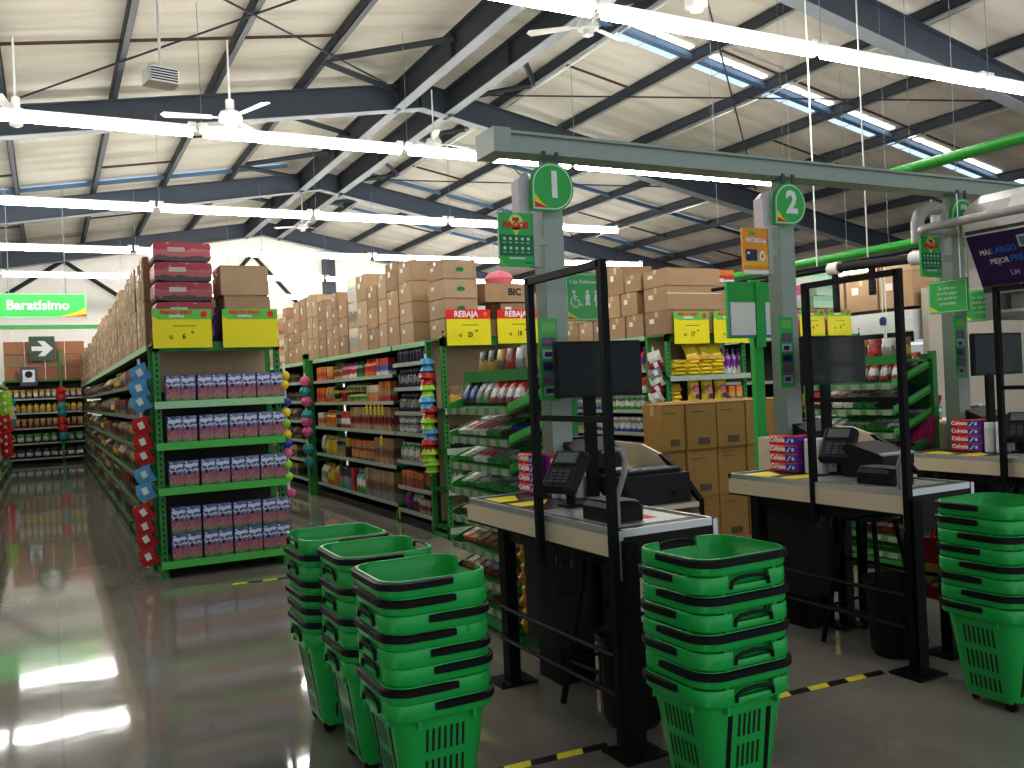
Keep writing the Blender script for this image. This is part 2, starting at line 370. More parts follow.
MB().tube([(0,0,.05),(0,0,1.75)], .012, 6).build('rod', WHITE, t)
for (x, y, z, w) in [(5.5,6.5,5.0,'small grey sensor box under the roof at top centre right'), (7.3,5.7,5.2,'small pale junction box under the roof at the top right')]:
    t = thing('junction_box', w, 'box', (x, y, z)); MB().cbox(-.08,.08,-.08,.08,-.06,.06,.01).lathe([(.06,-.09),(.07,-.06)], 12).build('housing', WHITE, t)
    MB().tube([(0,0,.06),(0,0,zb(x)+.4-z)], .01, 6).build('rod', ALU, t)
# hanging wires over the tills
for i, (x, y) in enumerate([(6.3,4.9),(7.0,5.0),(5.9,6.8),(7.7,7.6),(8.2,8.2),(9.3,7.6),(10.6,9.4)]):
    MB().tube([(x,y,3.0 if i < 3 else 2.75),(x+.02,y,zb(x)+.4)], .003, 4).build('hanging_cable', STEELL, label='thin vertical cable dropping from the roof above the checkouts', cat='cable', group='vertical roof cables')
GP = mat('green_painted_pipe', (.035, .34, .04), .4)
MB().tube([(6.6,2.2,3.2),(6.6,5.4,3.2)], .045, 12).build('green_pipe', GP, label='bright green pipe crossing the upper right corner below the roof', cat='pipe')
MB().tube([(8.7,5.0,2.9),(8.7,12.5,2.9)], .055, 12).build('green_pipe', GP, label='green pipe running back behind the second and third tills', cat='pipe')

# ------------------------------------------------------------------ product shapes (w along local x, d along local y, h)
PM = {}
def s_box(w, d, h):
    return MB().cbox(-w/2,w/2,-d/2,d/2,0,h,min(.004,w*.05))
def s_bottle(w, d, h):
    r = w/2; return MB().lathe([(r*.9,0),(r,.02*h),(r,.6*h),(r*.75,.72*h),(r*.34,.8*h),(r*.3,.84*h),(r*.38,.85*h),(r*.38,h),(r*.3,h)], 10, ms=[0,0,0,0,0,1,1,1])
def s_can(w, d, h):
    r = w/2; return MB().lathe([(r*.95,0),(r,.02*h),(r,.78*h),(r*.93,.8*h),(r*1.0,.82*h),(r,h),(r*.9,h)], 12, ms=[0,0,0,1,1,1])
def s_jug(w, d, h):
    b = MB().loft([[(x*w/2*k, y*d/2*k, z*h) for x, y in ((-1,-.6),(-.6,-1),(.6,-1),(1,-.6),(1,.6),(.6,1),(-.6,1),(-1,.6))] for k, z in ((.92,0),(1,.05),(1,.6),(.6,.82),(.3,.87))], 0, True)
    b.lathe([(w*.17,.86*h),(w*.17,h)], 10, m=1)
    return b.tube([(w*.2,0,.84*h),(w*.42,0,.86*h),(w*.46,0,.62*h)], w*.06, 6)
def s_bag(w, d, h):
    n = 6; rings = []
    for i in range(n+1):
        t = i/n; k = math.sin(PI*min(max(t,.04),.96))**.5; ww = w/2*(1 if t in (0,1) else .93+.05*math.sin(t*9)); dd = max(d/2*k*(1.1-.3*t), .002)
        rings.append([(-ww,0,t*h),(-ww*.7,-dd*.8,t*h),(0,-dd,t*h),(ww*.7,-dd*.8,t*h),(ww,0,t*h),(ww*.7,dd*.8,t*h),(0,dd,t*h),(-ww*.7,dd*.8,t*h)])
    return MB().loft(rings, 0, True)
def s_roll(w, d, h):        # packs of rolls laid flat, two high
    b = MB()
    for k in range(2):
        for j in range(2):
            b.lathe([(h*.23,-d/2),(h*.245,-d*.46),(h*.245,d*.46),(h*.23,d/2)], 10, M=Matrix.Translation(((j-.5)*w*.5,0,h*(.25+.5*k))) @ Matrix.Rotation(PI/2,4,'X'))
    return b
def s_spray(w, d, h):
    r = w/2; b = MB().lathe([(r,0),(r,.65*h),(r*.4,.8*h)], 10); b.lathe([(r*.35,.8*h),(r*.45,.84*h),(r*.45,.95*h),(r*.2,h)], 8, m=1); return b.box(-r*.3,r*.3,-r*1.2,0,.86*h,.95*h,1)
SH = dict(box=s_box, bottle=s_bottle, can=s_can, jug=s_jug, bag=s_bag, roll=s_roll, spray=s_spray)
C = dict(umber=(.075,.045,.03), olive=(.12,.11,.035), taupe=(.2,.16,.12), brown=(.20,.11,.055), tan=(.47,.32,.19), gold=(.62,.38,.06), orange=(.72,.20,.03), red=(.55,.03,.03), darkred=(.25,.02,.03), blue=(.03,.08,.38), navy=(.015,.02,.09), black=(.012,.012,.014), white=(.72,.71,.68), grey=(.3,.3,.29),
         green=(.05,.30,.06), darkgreen=(.02,.10,.04), purple=(.22,.03,.30), pink=(.75,.15,.35), yellow=(.80,.62,.03), cream=(.66,.58,.42), teal=(.04,.32,.34), lblue=(.12,.40,.68), magenta=(.62,.02,.25), lime=(.35,.65,.05), lilac=(.45,.32,.62))
def prod(shape, w, d, h, c1, c2, c3):
    key = (shape, w, d, h, c1, c2, c3)
    if key not in PM:
        m = pack('print_%s_%s_%s' % (c1, c2, c3), C[c1], C[c2], C[c3])
        cap = mat('cap_'+c2, C[c2], .35)
        PM[key] = SH[shape](w, d, h).mesh(shape, [m, cap])
    return PM[key]
NAMES = dict(box='product_box', bottle='bottle', can='tin', jug='jug', bag='bag', roll='paper_roll_pack', spray='spray_bottle')
def put(shape, w, d, h, cs, loc, rz, label, group, name=None, tilt=0):
    me = prod(shape, w, d, h, *cs)
    o = inst(name or NAMES[shape], me, loc, rz+R.uniform(-.05,.05), label, NAMES[shape].replace('_', ' '), group, rx=tilt)
    return o
def desc(cs, shape):
    c = cs[0] if cs[0] == cs[1] else cs[0]+' and '+cs[1]
    if shape == 'box': return c.replace('lblue', 'light blue').replace('lime', 'light green').replace('darkred', 'crimson').replace('darkgreen', 'deep green')+' product box'
    return c.replace('lblue', 'light blue').replace('lime', 'light green').replace('darkred', 'crimson').replace('darkgreen', 'deep green')+' '+NAMES[shape].replace('_', ' ')
def fill(xf, y0, y1, z, segs, where, side=-1, gap=.012, nm=None):
    """products along Y on a shelf whose front edge is the plane x=xf; side -1: faces -X"""
    tot = sum(s[0] for s in segs); y = y1
    for s in segs:                      # listed from far to near
        fr, shape, cs, w, h = s[:5]; rows = s[5] if len(s) > 5 else 1
        yend = y-(y1-y0)*fr/tot; d = min(w*1.0, .2) if shape != 'box' else min(w, .16)
        lab = desc(cs, shape).replace('product box','box')+' on the '+where
        while y-w > yend-.001:
            for k in range(rows):
                put(shape, w, d, h, cs, (xf-side*(d/2+.02+R.uniform(0,.012)), y-w/2, z+k*(h+.003)), -PI/2 if side < 0 else PI/2, lab, lab+' group', name=(nm or {}).get(shape))
            y -= w+gap
        y = min(y, yend+w*.2) if y > yend else yend

# ------------------------------------------------------------------ cartons
def carton_mesh(w, d, h, m=None, mark=False):
    key = ('carton', w, d, h, m.name if m else '', mark)
    if key in PM: return PM[key]
    b = MB().cbox(-w/2,w/2,-d/2,d/2,0,h,.006)
    b.box(-w*.47,w*.47,-.004,.004,h-.001,h+.0015,1)                                   # top flap seam
    b.box(-w*.5-.001,-w*.5+.001,-.025,.025,h*.75,h+.001,2).box(w*.5-.001,w*.5+.001,-.025,.025,h*.75,h+.001,2)
    b.box(-w*.47,w*.47,-.025,.025,h,h+.001,2)
    for sx in (-1, 1): b.box(sx*w*.5-.0015, sx*w*.5+.0015, -d*.45, d*.45, h*.97, h*.978, 1)
    for sy_ in (-1, 1): b.box(-w*.45, w*.45, sy_*d*.5-.0015, sy_*d*.5+.0015, h*.965, h*.975, 1)
    if mark:
        for sy_ in (-1, 1): b.box(-w*.15,w*.25,sy_*d*.5-.002,sy_*d*.5+.002,h*.1,h*.24,3).box(-w*.35,w*.1,sy_*d*.5-.0018,sy_*d*.5+.0018,h*.80,h*.815,1)
    else:
        b.box(w*.5-.002,w*.5+.002,d*.1,d*.35,h*.55,h*.8,4).box(-w*.5-.002,-w*.5+.002,d*.1,d*.3,h*.5,h*.7,4)
    PM[key] = b.mesh('carton', [m or CARD, SEAM, TAPE, mat('carton_print', (.14,.10,.07), .8), mat('carton_sticker', (.75,.72,.66), .6)]); return PM[key]
def carton(x, y, z, w, d, h, label, group=None, m=None, mark=False, rz=0, name='cardboard_carton'):
    return inst(name, carton_mesh(w, d, h, m, mark), (x, y, z), rz+R.uniform(-.02,.02), label, 'carton', group)

# ------------------------------------------------------------------ gondola shelving
PEG = mat('dark_shelf_back', (.05, .045, .04), .8)
def gondola(name_label, x0, x1, y0, y1, levels, top, loc_note, lipm=LIPW, bays=None, faces=(-1, 1)):
    g = thing('gondola_shelving', name_label, 'shelving', (x0, y0, 0)); W = x1-x0; Ly = y1-y0
    MB().box(W/2-.02, W/2+.02, 0, Ly, .06, top).build('back_panel', PEG, g)
    n = max(1, round(Ly/2.4)); bays = bays or [Ly*i/n for i in range(n+1)]
    for yb in bays:
        b = MB().box(W/2-.05, W/2+.05, yb-.03, yb+.03, 0, top+.02)
        for s in faces:
            xe = 0 if s < 0 else W
            b.box(xe-.025, xe+.025, yb-.02, yb+.02, 0, .14)
        b.build('upright', GREEND, g)
    for s in faces:
        for z in levels:
            a, c = (0.0, W/2-.02) if s < 0 else (W/2+.02, W)
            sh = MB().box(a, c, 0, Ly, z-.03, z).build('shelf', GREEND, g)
            xe = -.008 if s < 0 else W
            MB().box(xe, xe+.008, 0, Ly, z-.038, z+.006).build('price_rail', lipm, sh)
    a, c = (0, W)
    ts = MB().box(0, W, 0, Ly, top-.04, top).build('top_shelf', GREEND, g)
    for s in faces:
        xe = -.008 if s < 0 else W
        MB().box(xe, xe+.008, 0, Ly, top-.045, top+.01).build('top_rail', LIPG, ts)
    MB().box(.02, W-.02, .02, Ly-.02, 0, .08).build('plinth', PEG, g)
    return g
TOP = 2.0
def tiered(xf, depth, y0, y1, z, where, hmin=.7, hmax=.85, step=(.28,.42), mats=(CARD,CARD,CARDP), grp='cartons', bales=[('tan','brown','cream'),('cream','tan','grey'),('grey','tan','cream')]):
    y = y0
    while y < y1:
        w = R.uniform(*step); w = round(w, 1) if w > .3 else .3
        H = R.uniform(hmin, hmax); n = R.choice((2,3,3,4)); h = round(H/n, 2); zz = z
        kind = R.random(); m = R.choice(mats)
        for k in range(n):
            if kind < .82: carton(xf+depth/2, y+w/2, zz, depth, w-.015, h, 'brown cardboard carton stacked '+where, grp, m, name='shipping_carton' if xf > 3 else 'cardboard_carton')
            else:
                cs = R.choice(bales)
                inst('wrapped_bale', prod('box', w-.02, depth*.95, h, *cs), (xf+depth/2, y+w/2, zz), 0*PI/2-PI/2+PI/2, desc(cs,'box').replace('product box','shrink wrapped bale')+' stacked '+where, 'bale', grp.replace('cartons','bales')).scale = (depth*.95/(w-.02), (w-.02)/(depth*.95), 1)
            zz += h+.004
        y += w+.005

# ---- first gondola (detergent end) : X .80 - 1.84
gl = [.12,.42,.73,1.04,1.36,1.68]
gondola('long green shelving run behind the detergent end display', .80, 1.84, 8.55, 26.5, gl, TOP, '', lipm=mat('dull_dark_rail', (.16,.19,.15), .5, noise=.1))
G1K = [('bag',('brown','taupe','red'),.17,.22),('box',('tan','umber','olive'),.14,.2),('bottle',('olive','umber','brown'),.09,.22),('bag',('brown','umber','red'),.18,.2),('box',('darkred','umber','taupe'),.16,.18),
       ('can',('taupe','umber','brown'),.11,.16),('bag',('olive','taupe','umber'),.16,.22),('box',('tan','umber','brown'),.2,.22),('bottle',('umber','gold','umber'),.1,.22),('bag',('taupe','umber','tan'),.2,.2),('bag',('cream','brown','umber'),.16,.2)]
GNM = dict(box='food_carton', bag='food_bag', bottle='sauce_bottle', can='food_tin')
for li, z in enumerate(gl):
    segs = []
    for k in range(16):
        q = R.choice(G1K); w = q[2]*(1.0 if k > 9 else 1.6)
        segs.append((1, q[0], q[1], round(w,2), q[3]))
    fill(.80, 8.7, 26.3, z, segs, NTH[li+1]+' shelf up, long dim left aisle run', gap=.03, nm=GNM)
tiered(.80, .45, 8.62, 26.3, TOP+.005, 'on top of the first long shelving run', .68, .84, (.3,.3), grp='cartons on top of the first shelving run')
tiered(1.35, .45, 9.3, 11.5, TOP+.005, 'on the right of the first run top', .4, .62, (.5,.6), grp='cartons on the right half of the first run')

# ---- end display of detergent
def endcap_frame(label, x0, x1, yf, yb, levels, top, lips):
    e = thing('end_display_shelf', label, 'shelving', (x0, yf, 0)); W = x1-x0; D = yb-yf
    for xx in (0, W-.05):
        b = MB().box(xx, xx+.05, .02, .06, 0, top+.0, 0)
        for k in range(int(top/.05)): b.box(xx+.017, xx+.033, .016, .02, .1+k*.05, .125+k*.05, 1)
        b.box(xx, xx+.05, D-.04, D, 0, top-.02, 0).box(xx, xx+.05, .0, D, 0, .05, 0)
        b.build('upright', [GREEN, INK], e)
    MB().box(.05, W-.05, D-.03, D-.01, .1, top).build('back_panel', PEG, e)
    MB().box(.05, W-.05, D-.045, D-.03, top-.42, top-.02).build('cardboard_backing', CARDP, e)
    for z, lm in zip(levels, lips):
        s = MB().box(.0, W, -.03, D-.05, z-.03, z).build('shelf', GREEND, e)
        MB().box(-.01, W+.01, -.045, -.03, z-.055, z+.006).build('price_rail', lm, s)
    MB().box(0, W, .02, .06, top-.08, top-.0).build('top_bar', GREEN, e)
    MB().box(0, W, .06, D, top-.02, top).build('top_shelf', GREEN, e)
    return e
EL = [.14, .76, 1.14, 1.49]
endcap_frame('green end display of blue detergent boxes, in the left foreground', .80, 1.86, 8.05, 8.5, EL, TOP, [LIPB, LIPB, LIPB, LIPG])
def detergent():
    m, nt, b = new_mat('detergent_print'); L = nt.links.new; b.inputs['Roughness'].default_value = .35
    tc = nt.nodes.new('ShaderNodeTexCoord'); sp = nt.nodes.new('ShaderNodeSeparateXYZ'); L(tc.outputs['Generated'], sp.inputs[0])
    n = nt.nodes.new('ShaderNodeTexNoise'); n.inputs['Scale'].default_value = 4; L(tc.outputs['Generated'], n.inputs['Vector'])
    s = nt.nodes.new('ShaderNodeMath'); s.operation = 'MULTIPLY_ADD'; s.inputs[1].default_value = .55; L(n.outputs['Fac'], s.inputs[0]); L(sp.outputs['Z'], s.inputs[2])
    cr = nt.nodes.new('ShaderNodeValToRGB'); cr.color_ramp.interpolation = 'CONSTANT'; e = cr.color_ramp.elements
    e[0].position = 0; e[0].color = (.05,.13,.12,1); e[1].position = .24; e[1].color = (.10,.22,.08,1)
    for p, c in ((.38,(.30,.20,.13)),(.5,(.36,.12,.16)),(.62,(.22,.09,.13)),(.72,(.10,.08,.12)),(.80,(.17,.20,.40)),(.88,(.42,.46,.62)),(.99,(.05,.08,.26)),): k = e.new(p); k.color = (*c,1)
    L(s.outputs[0], cr.inputs[0])
    v = nt.nodes.new('ShaderNodeTexVoronoi'); v.inputs['Scale'].default_value = 14; L(tc.outputs['Generated'], v.inputs['Vector'])
    mx = nt.nodes.new('ShaderNodeMix'); mx.data_type = 'RGBA'; mx.blend_type = 'SOFT_LIGHT'; mx.inputs['Factor'].default_value = .55
    L(cr.outputs['Color'], mx.inputs['A']); L(v.outputs['Color'], mx.inputs['B'])
    L(mx.outputs['Result'], b.inputs['Base Color']); return m
DET = detergent(); WB = mat('wordmark_white', (.62,.65,.78), .4); NV = mat('detergent_navy', (.02,.035,.14), .4)
b = MB().cbox(-.061,.061,-.04,.04,0,.225,.003)
b.box(-.0615,-.0605,-.039,.039,.002,.22,2).box(.0605,.0615,-.039,.039,.002,.22,2)
b.prism([(-.058,.19),(-.03,.198),(0,.19),(.02,.2),(.055,.196),(.05,.168),(.02,.172),(-.01,.16),(-.05,.166)], 'y', -.0412, -.04, 1)
b.prism([(-.05,.215),(-.03,.212),(-.035,.2),(-.053,.203)], 'y', -.0412, -.04, 1)
b.lathe([(.016,0),(.016,.0012)], 10, M=Matrix.Translation((-.02,-.04,.12)) @ Matrix.Rotation(PI/2,4,'X'), m=3)
b.box(-.045,.055,-.0411,-.04,.085,.098,4)
dm = b.mesh('detergent_box', [DET, WB, NV, mat('detergent_dark_figure',(.06,.02,.03),.5), mat('detergent_pink',(.42,.12,.20),.5)])
rown = ['bottom shelf, lower layer', 'bottom shelf, upper layer', 'second shelf', 'third shelf', 'top shelf']
posn = ['leftmost','second from the left','third from the left','fourth from the left','fourth from the right','third from the right','second from the right','rightmost']
for ri, z in enumerate([.14,.368,.76,1.14,1.49]):
    for k in range(8):
        inst('detergent_box', dm, (.945+k*.120+(.018 if k > 1 else 0)+(.012 if k > 3 else 0)+(.01 if k > 5 else 0), 8.08, z+.002), R.uniform(-.03,.03), '%s blue detergent box, %s of the end display' % (posn[k], rown[ri]), 'box', 'detergent boxes on the end display')

# price signs
def price_sign(x0, x1, y, z0, z1, head, label, hm=SGREEN2, pr='6', line2='SIEMPRE'):
    s = thing('price_sign', label, 'sign', (x0, y, z0)); W = x1-x0; H = z1-z0
    MB().box(0,W,0,.008,0,H*.74).build('price_card', YEL, s)
    MB().box(0,W,-.003,.008,H*.74,H).build('header', hm, s)
    if head == 'REBAJA':
        text(head, H*.24, WHITEP, s, (W*.44,-.0055,H*.865), bold=.03, sx=.95)
        MB().lathe([(H*.06,0),(H*.06,.002)], 10, M=Matrix.Translation((W*.88,-.004,H*.87)) @ Matrix.Rotation(PI/2,4,'X')).build('emblem', ORANGE, s)
    else:
        text('PRECIO BAJO', H*.125, RED, s, (W*.40,-.0055,H*.915), bold=.04, sx=1.05); text(line2, H*.10, WHITEP, s, (W*.40,-.0055,H*.81), bold=.03)
        MB().lathe([(H*.085,0),(H*.085,.002)], 12, M=Matrix.Translation((W*.87,-.004,H*.87)) @ Matrix.Rotation(PI/2,4,'X')).build('emblem', RED, s)
        MB().prism([(0,H*.74),(W*.1,H*.74),(0,H*.82)], 'y', -.005, -.003).build('corner_flash', YEL, s)
    if pr:
        text('Q', H*.11, INK, s, (W*.3,-.002,H*.28), name='price_lettering'); text(pr, H*.2, INK, s, (W*.52,-.002,H*.29), name='price_lettering', sx=.8); text('00', H*.07, INK, s, (W*.67,-.002,H*.40), name='price_lettering')
        MB().box(W*.34,W*.72,-.002,0,H*.56,H*.575).build('small_print', INK, s)
    return s
price_sign(.80,1.275,8.0,1.945,2.275,'PRECIO BAJO','yellow price card with green PRECIO BAJO header at the left of the detergent display')
price_sign(1.365,1.84,8.0,1.94,2.275,'PRECIO BAJO','blank yellow price card with green header at the right of the detergent display', pr='')

# overstock at the end of run 1: crimson packs and two brown boxes
PKM = pack('crimson_wrapper', (.42,.05,.08), (.55,.16,.18), (.13,.09,.10), speck=.5, vscale=5, dist=.5)
for k in range(5):
    z = TOP+.01+k*.172
    b = MB()
    rings = []
    for i, (sx, h) in enumerate([(-.235,.10),(-.225,.15),(-.1,.165),(.1,.165),(.225,.15),(.235,.10)]):
        rings.append([(sx,-.19,.085-h/2),(sx,-.2,.085),(sx,-.19,.085+h/2),(sx,.19,.085+h/2),(sx,.2,.085),(sx,.19,.085-h/2)])
    b.loft(rings, 0); b.box(-.12,.02,-.2025,-.2,.08,.12,1)
    b.build('wrapped_pack', [PKM, mat('wrapper_pale',(.6,.5,.48),.3)], None, (1.075+.004*(k%2), 8.3, z), 0, label='long crimson wrapped pack, %s of five stacked above the left price card' % ['lowest','second from the bottom','middle','second from the top','topmost'][k], cat='pack', group='crimson wrapped packs')
carton(1.60, 8.30, TOP+.005, .40, .42, .40, 'plain brown carton under the larger one above the right price card', 'pair of plain cartons')
carton(1.59, 8.31, TOP+.41, .415, .44, .26, 'plain light brown carton on top of the pair above the right price card', 'pair of plain cartons', CARDP)
carton(1.33, 8.85, TOP+.01, .14, .3, .55, 'narrow dark red carton behind the two stacks above the detergent display', m=mat('rust_card',(.25,.10,.06),.8))
inst('sack', prod('box', .16, .2, .3, 'navy','navy','black'), (1.345, 8.32, TOP+.01), 0, 'dark blue sack squeezed between the crimson packs and the plain cartons', 'sack')

# hanging clip strips
def clip_strip(x, y, zs, cols, label, piece, size, where, dx=0, dy=0):
    s = MB().box(-.012,.012,-.002,.002,zs[-1]-.1,zs[0]+.12).build('clip_strip', WHITE, None, (x, y, 0), label=label, cat='strip')
    for i, (z, c) in enumerate(zip(zs, cols)):
        m = mat('toy_'+c, C[c], .35, vary=.1)
        if piece == 'pack':
            b = MB().add([], []).loft([[(-size*.5,-.004,-size*.45),(size*.5,-.004,-size*.6),(size*.5,.004,-size*.6),(-size*.5,.004,-size*.45)],[(-size*.55,-.02,0),(size*.45,-.02,0),(size*.45,.01,0),(-size*.55,.01,0)],[(-size*.4,-.004,size*.5),(size*.55,-.004,size*.4),(size*.55,.004,size*.4),(-size*.4,.004,size*.5)]], 0)
            b.box(-.02,.03,-.026,-.02,-.03,.03,1)
            nm = 'hanging_pack'; w = 'packet'
        elif piece == 'ball':
            b = MB().lathe([(.0,-size/2),(size*.35,-size*.4),(size*.5,-.1*size),(size*.5,.12*size),(size*.35,size*.4),(0,size/2)], 12).lathe([(size*.52,-.012),(size*.54,0),(size*.52,.012)], 12, m=0)
            nm = 'toy_ball'; w = 'round toy'
        else:
            b = MB().lathe([(size*.25,-size*.5),(size*.5,-size*.35),(size*.35,0),(size*.6,size*.1),(size*.45,size*.45),(size*.1,size*.5)], 8)
            nm = 'toy_cup'; w = 'plastic cup'
        o = b.build(nm, [m, WHITEP], None, (x+dx+R.uniform(-.012,.012), y-.035+dy, z), R.uniform(-.3,.3) if piece != 'pack' else -.5, label='%s %s, %s' % (desc((c,c),'box').replace(' product box',''), w, (NTH[i+1]+' from the top ' if i < 10 else 'low down ')+where[0]), cat=w.split()[-1], group=where[1]); o.rotation_euler.y = -.45+R.uniform(-.15,.15) if piece == 'pack' else 0
clip_strip(.70, 8.25, [1.75,1.62,1.50,1.30,1.16,1.04,.88,.74,.56,.44,.33,.18], ['lblue','lblue','lblue','red','red','red','lblue','lblue','red','red','red','red'], 'white clip strip of hanging packets at the left corner of the detergent display', 'pack', .15, ('left of the detergent display', 'hanging packets at the detergent display'))
clip_strip(1.90, 8.1, [1.68,1.60,1.44,1.35,1.25,1.15,1.07,.98,.88,.77,.62], ['yellow','yellow','blue','yellow','lime','yellow','blue','pink','lime','lime','pink'], 'white clip strip of coloured toys at the right edge of the detergent display', 'ball', .085, ('right of the detergent display', 'round toys at the detergent display'))

# ---- second gondola X 3.5-4.55
gondola('green shelving section nearest, with dark bottles, behind the first till', 3.5, 4.55, 8.6, 9.62, [.17,.43,.72,1.03,1.26,1.53,1.80], TOP, '')
gondola('green shelving section with orange and yellow packs, second along the middle aisle', 3.5, 4.55, 9.66, 13.05, [.21,.64,1.03,1.38,1.69], TOP, '')
gondola('dim green shelving section farthest along the middle aisle', 3.5, 4.55, 13.55, 26.5, [.21,.5,.8,1.1,1.4,1.7], TOP, '')
MB().box(3.44,3.56,13.3,13.42,0,2.1).build('green_post', GREEN, label='thick green post at the end of the far shelving section', cat='post')
MB().box(3.44,4.6,13.3,13.42,2.04,2.12).build('green_crossbar', GREEN, label='green cross bar on top of the green post in the middle aisle', cat='bar')
near = {1.80:[(1,'bottle',('grey','navy','black'),.085,.19)], 1.53:[(1,'bottle',('navy','grey','navy'),.085,.2)], 1.26:[(1,'bottle',('black','grey','navy'),.085,.2)],
        1.03:[(.75,'roll',('white','grey','white'),.17,.19),(.25,'box',('pink','white','purple'),.08,.18)], .72:[(.6,'bottle',('green','white','grey'),.08,.2),(.4,'bottle',('darkred','orange','white'),.08,.18)],
        .43:[(.7,'box',('orange','brown','red'),.12,.17),(.3,'box',('darkred','brown','black'),.1,.2)], .17:[(.3,'bag',('purple','magenta','purple'),.14,.18),(.3,'bag',('white','darkred','purple'),.12,.18),(.4,'box',('cream','darkred','tan'),.09,.15)]}
nn = {1.80:'top shelf',1.53:'second shelf down',1.26:'third shelf down',1.03:'middle shelf',.72:'third shelf up',.43:'second shelf up',.17:'bottom shelf'}
for z, s in near.items(): fill(3.5, 8.65, 9.58, z, s, nn[z]+', section nearest the first till')
far = {1.69:[(.18,'box',('orange','red','orange'),.12,.2),(.1,'box',('gold','orange','brown'),.14,.19),(.12,'can',('gold','brown','gold'),.12,.17),(.2,'bottle',('lilac','red','white'),.08,.2),(.1,'bottle',('green','darkgreen','green'),.08,.2),(.15,'bottle',('orange','red','orange'),.08,.22),(.15,'box',('red','blue','white'),.1,.2)],
       1.38:[(.12,'box',('orange','red','orange'),.12,.21),(.14,'bag',('gold','tan','orange'),.13,.22),(.1,'can',('gold','black','gold'),.12,.2),(.08,'bottle',('red','darkred','red'),.1,.2),(.24,'jug',('tan','green','gold'),.13,.12,2),(.14,'box',('cream','tan','orange'),.14,.2),(.12,'box',('orange','tan','red'),.09,.24)],
       1.03:[(.12,'box',('white','orange','cream'),.13,.2),(.16,'bottle',('gold','orange','gold'),.11,.24),(.08,'can',('black','grey','black'),.12,.22),(.14,'box',('red','white','darkred'),.2,.22),(.5,'box',('tan','darkred','tan'),.11,.28)],
       .64:[(.1,'bag',('white','white','grey'),.18,.26),(.16,'bottle',('gold','yellow','gold'),.11,.26),(.12,'can',('black','grey','gold'),.13,.25),(.1,'box',('gold','black','black'),.2,.25),(.26,'box',('orange','tan','brown'),.14,.12,2),(.2,'box',('tan','brown','tan'),.16,.3)],
       .21:[(.1,'jug',('white','grey','white'),.17,.3),(.1,'bottle',('gold','yellow','orange'),.12,.3),(.1,'jug',('gold','orange','gold'),.2,.34),(.16,'box',('navy','grey','teal'),.16,.28),(.06,'box',('red','darkred','red'),.12,.3),(.12,'bottle',('teal','white','green'),.12,.3),(.3,'box',('tan','brown','grey'),.14,.34)]}
fn = {1.69:'top shelf',1.38:'second shelf down',1.03:'middle shelf',.64:'second shelf up',.21:'bottom shelf'}
for z, s in far.items(): fill(3.5, 9.7, 13.0, z, s, fn[z]+', second section, middle aisle')
for li, z in enumerate([.21,.5,.8,1.1,1.4,1.7]):
    segs = [(1, q[0], q[1], round(q[2]*1.7,2), q[3]*.95) for q in [R.choice(G1K+[('box',('red','white','cream'),.16,.2),('bag',('teal','white','green'),.16,.2)]) for _ in range(10)]]
    fill(3.5, 13.7, 24, z, segs, NTH[li+1]+' shelf up, far section of the middle aisle', gap=.05)
for i, (y, z) in enumerate([(10.6,1.34),(10.45,1.34),(10.3,1.34),(10.15,1.34),(10.02,1.34),(10.1,.98),(9.6,.17)]):
    MB().box(-.002,.002,-.03,.03,-.12,0).build('price_tag', YEL, None, (3.485, y, z), label='small yellow price tag hanging from a shelf rail in the middle aisle', cat='tag', group='yellow hanging tags')
tiered(3.5, .42, 8.95, 16.2, TOP+.01, 'on top of the middle shelving', .72, .98, (.3,.42), grp='cartons on top of the middle shelving', bales=[('tan','cream','red'),('cream','brown','tan'),('tan','orange','brown'),('cream','grey','tan')])
tiered(3.5, .5, 16.2, 25, TOP+.01, 'on the far part of the middle shelving', .8, 1.0, (.6,.8), grp='cartons on the far middle shelving')
clip_strip(3.40, 8.4, [1.74,1.60,1.48,1.36,1.26,1.15,1.04,.93,.83,.72], ['lblue','red','lime','lblue','red','lime','lblue','red','lime','lime'], 'clip strip of coloured bowls hung at the corner of the middle shelving', 'cup', .15, ('at the middle shelving corner', 'coloured bowls on the middle shelving strip'))
clip_strip(3.40, 13.2, [1.7,1.55,1.4,1.2,1.1,.95,.7,.5], ['pink','teal','pink','teal','pink','pink','teal','teal'], 'clip strip of pink and teal toys by the thick green post', 'ball', .16, ('by the thick green post', 'toys by the thick green post'))

# end of the middle gondola
EG = endcap_frame('green end frame behind the tilted candy rack of the first till', 3.46, 4.56, 8.1, 8.55, [.12,.5,.9,1.3], TOP, [LIPW]*4)
price_sign(3.50,3.98,8.05,1.92,2.275,'REBAJA','yellow price card with red REBAJA header, left of the pair above the candy rack', RED, '20')
price_sign(4.06,4.54,8.05,1.93,2.275,'REBAJA','yellow price card with red REBAJA header, right of the pair, half behind the screen post', RED, '18')
MB().box(.06,1.04,.33,.34,.15,1.9).build('cardboard_front', CARDP, EG)
for k in range(4):
    for j in range(5): put('bag', .18, .1, .22, [('brown','gold','black'),('green','white','brown'),('darkred','tan','black')][(j+k)%3], (3.62+j*.2, 8.24, [.12,.5,.9,1.3][k]+.003), 0, 'snack bag on the end frame behind the candy rack, %s shelf up' % NTH[k+1], 'snack bags on the end frame', 'snack_bag')
for k in range(4):
    o = carton(3.70, 8.32, TOP+.01+k*.195, .37, .4, .19, 'flat brown carton with green oval print, %s of four above the left REBAJA card' % ['lowest','second up','third up','topmost'][k], 'four flat cartons', CARDP)
    b = MB().lathe([(.035,0),(.035,.002)], 12, M=Matrix.Translation((0,-.2,.09)) @ Matrix.Rotation(PI/2,4,'X') @ Matrix.Diagonal((1.3,.7,1,1))).build('printed_oval', SDKG, o)
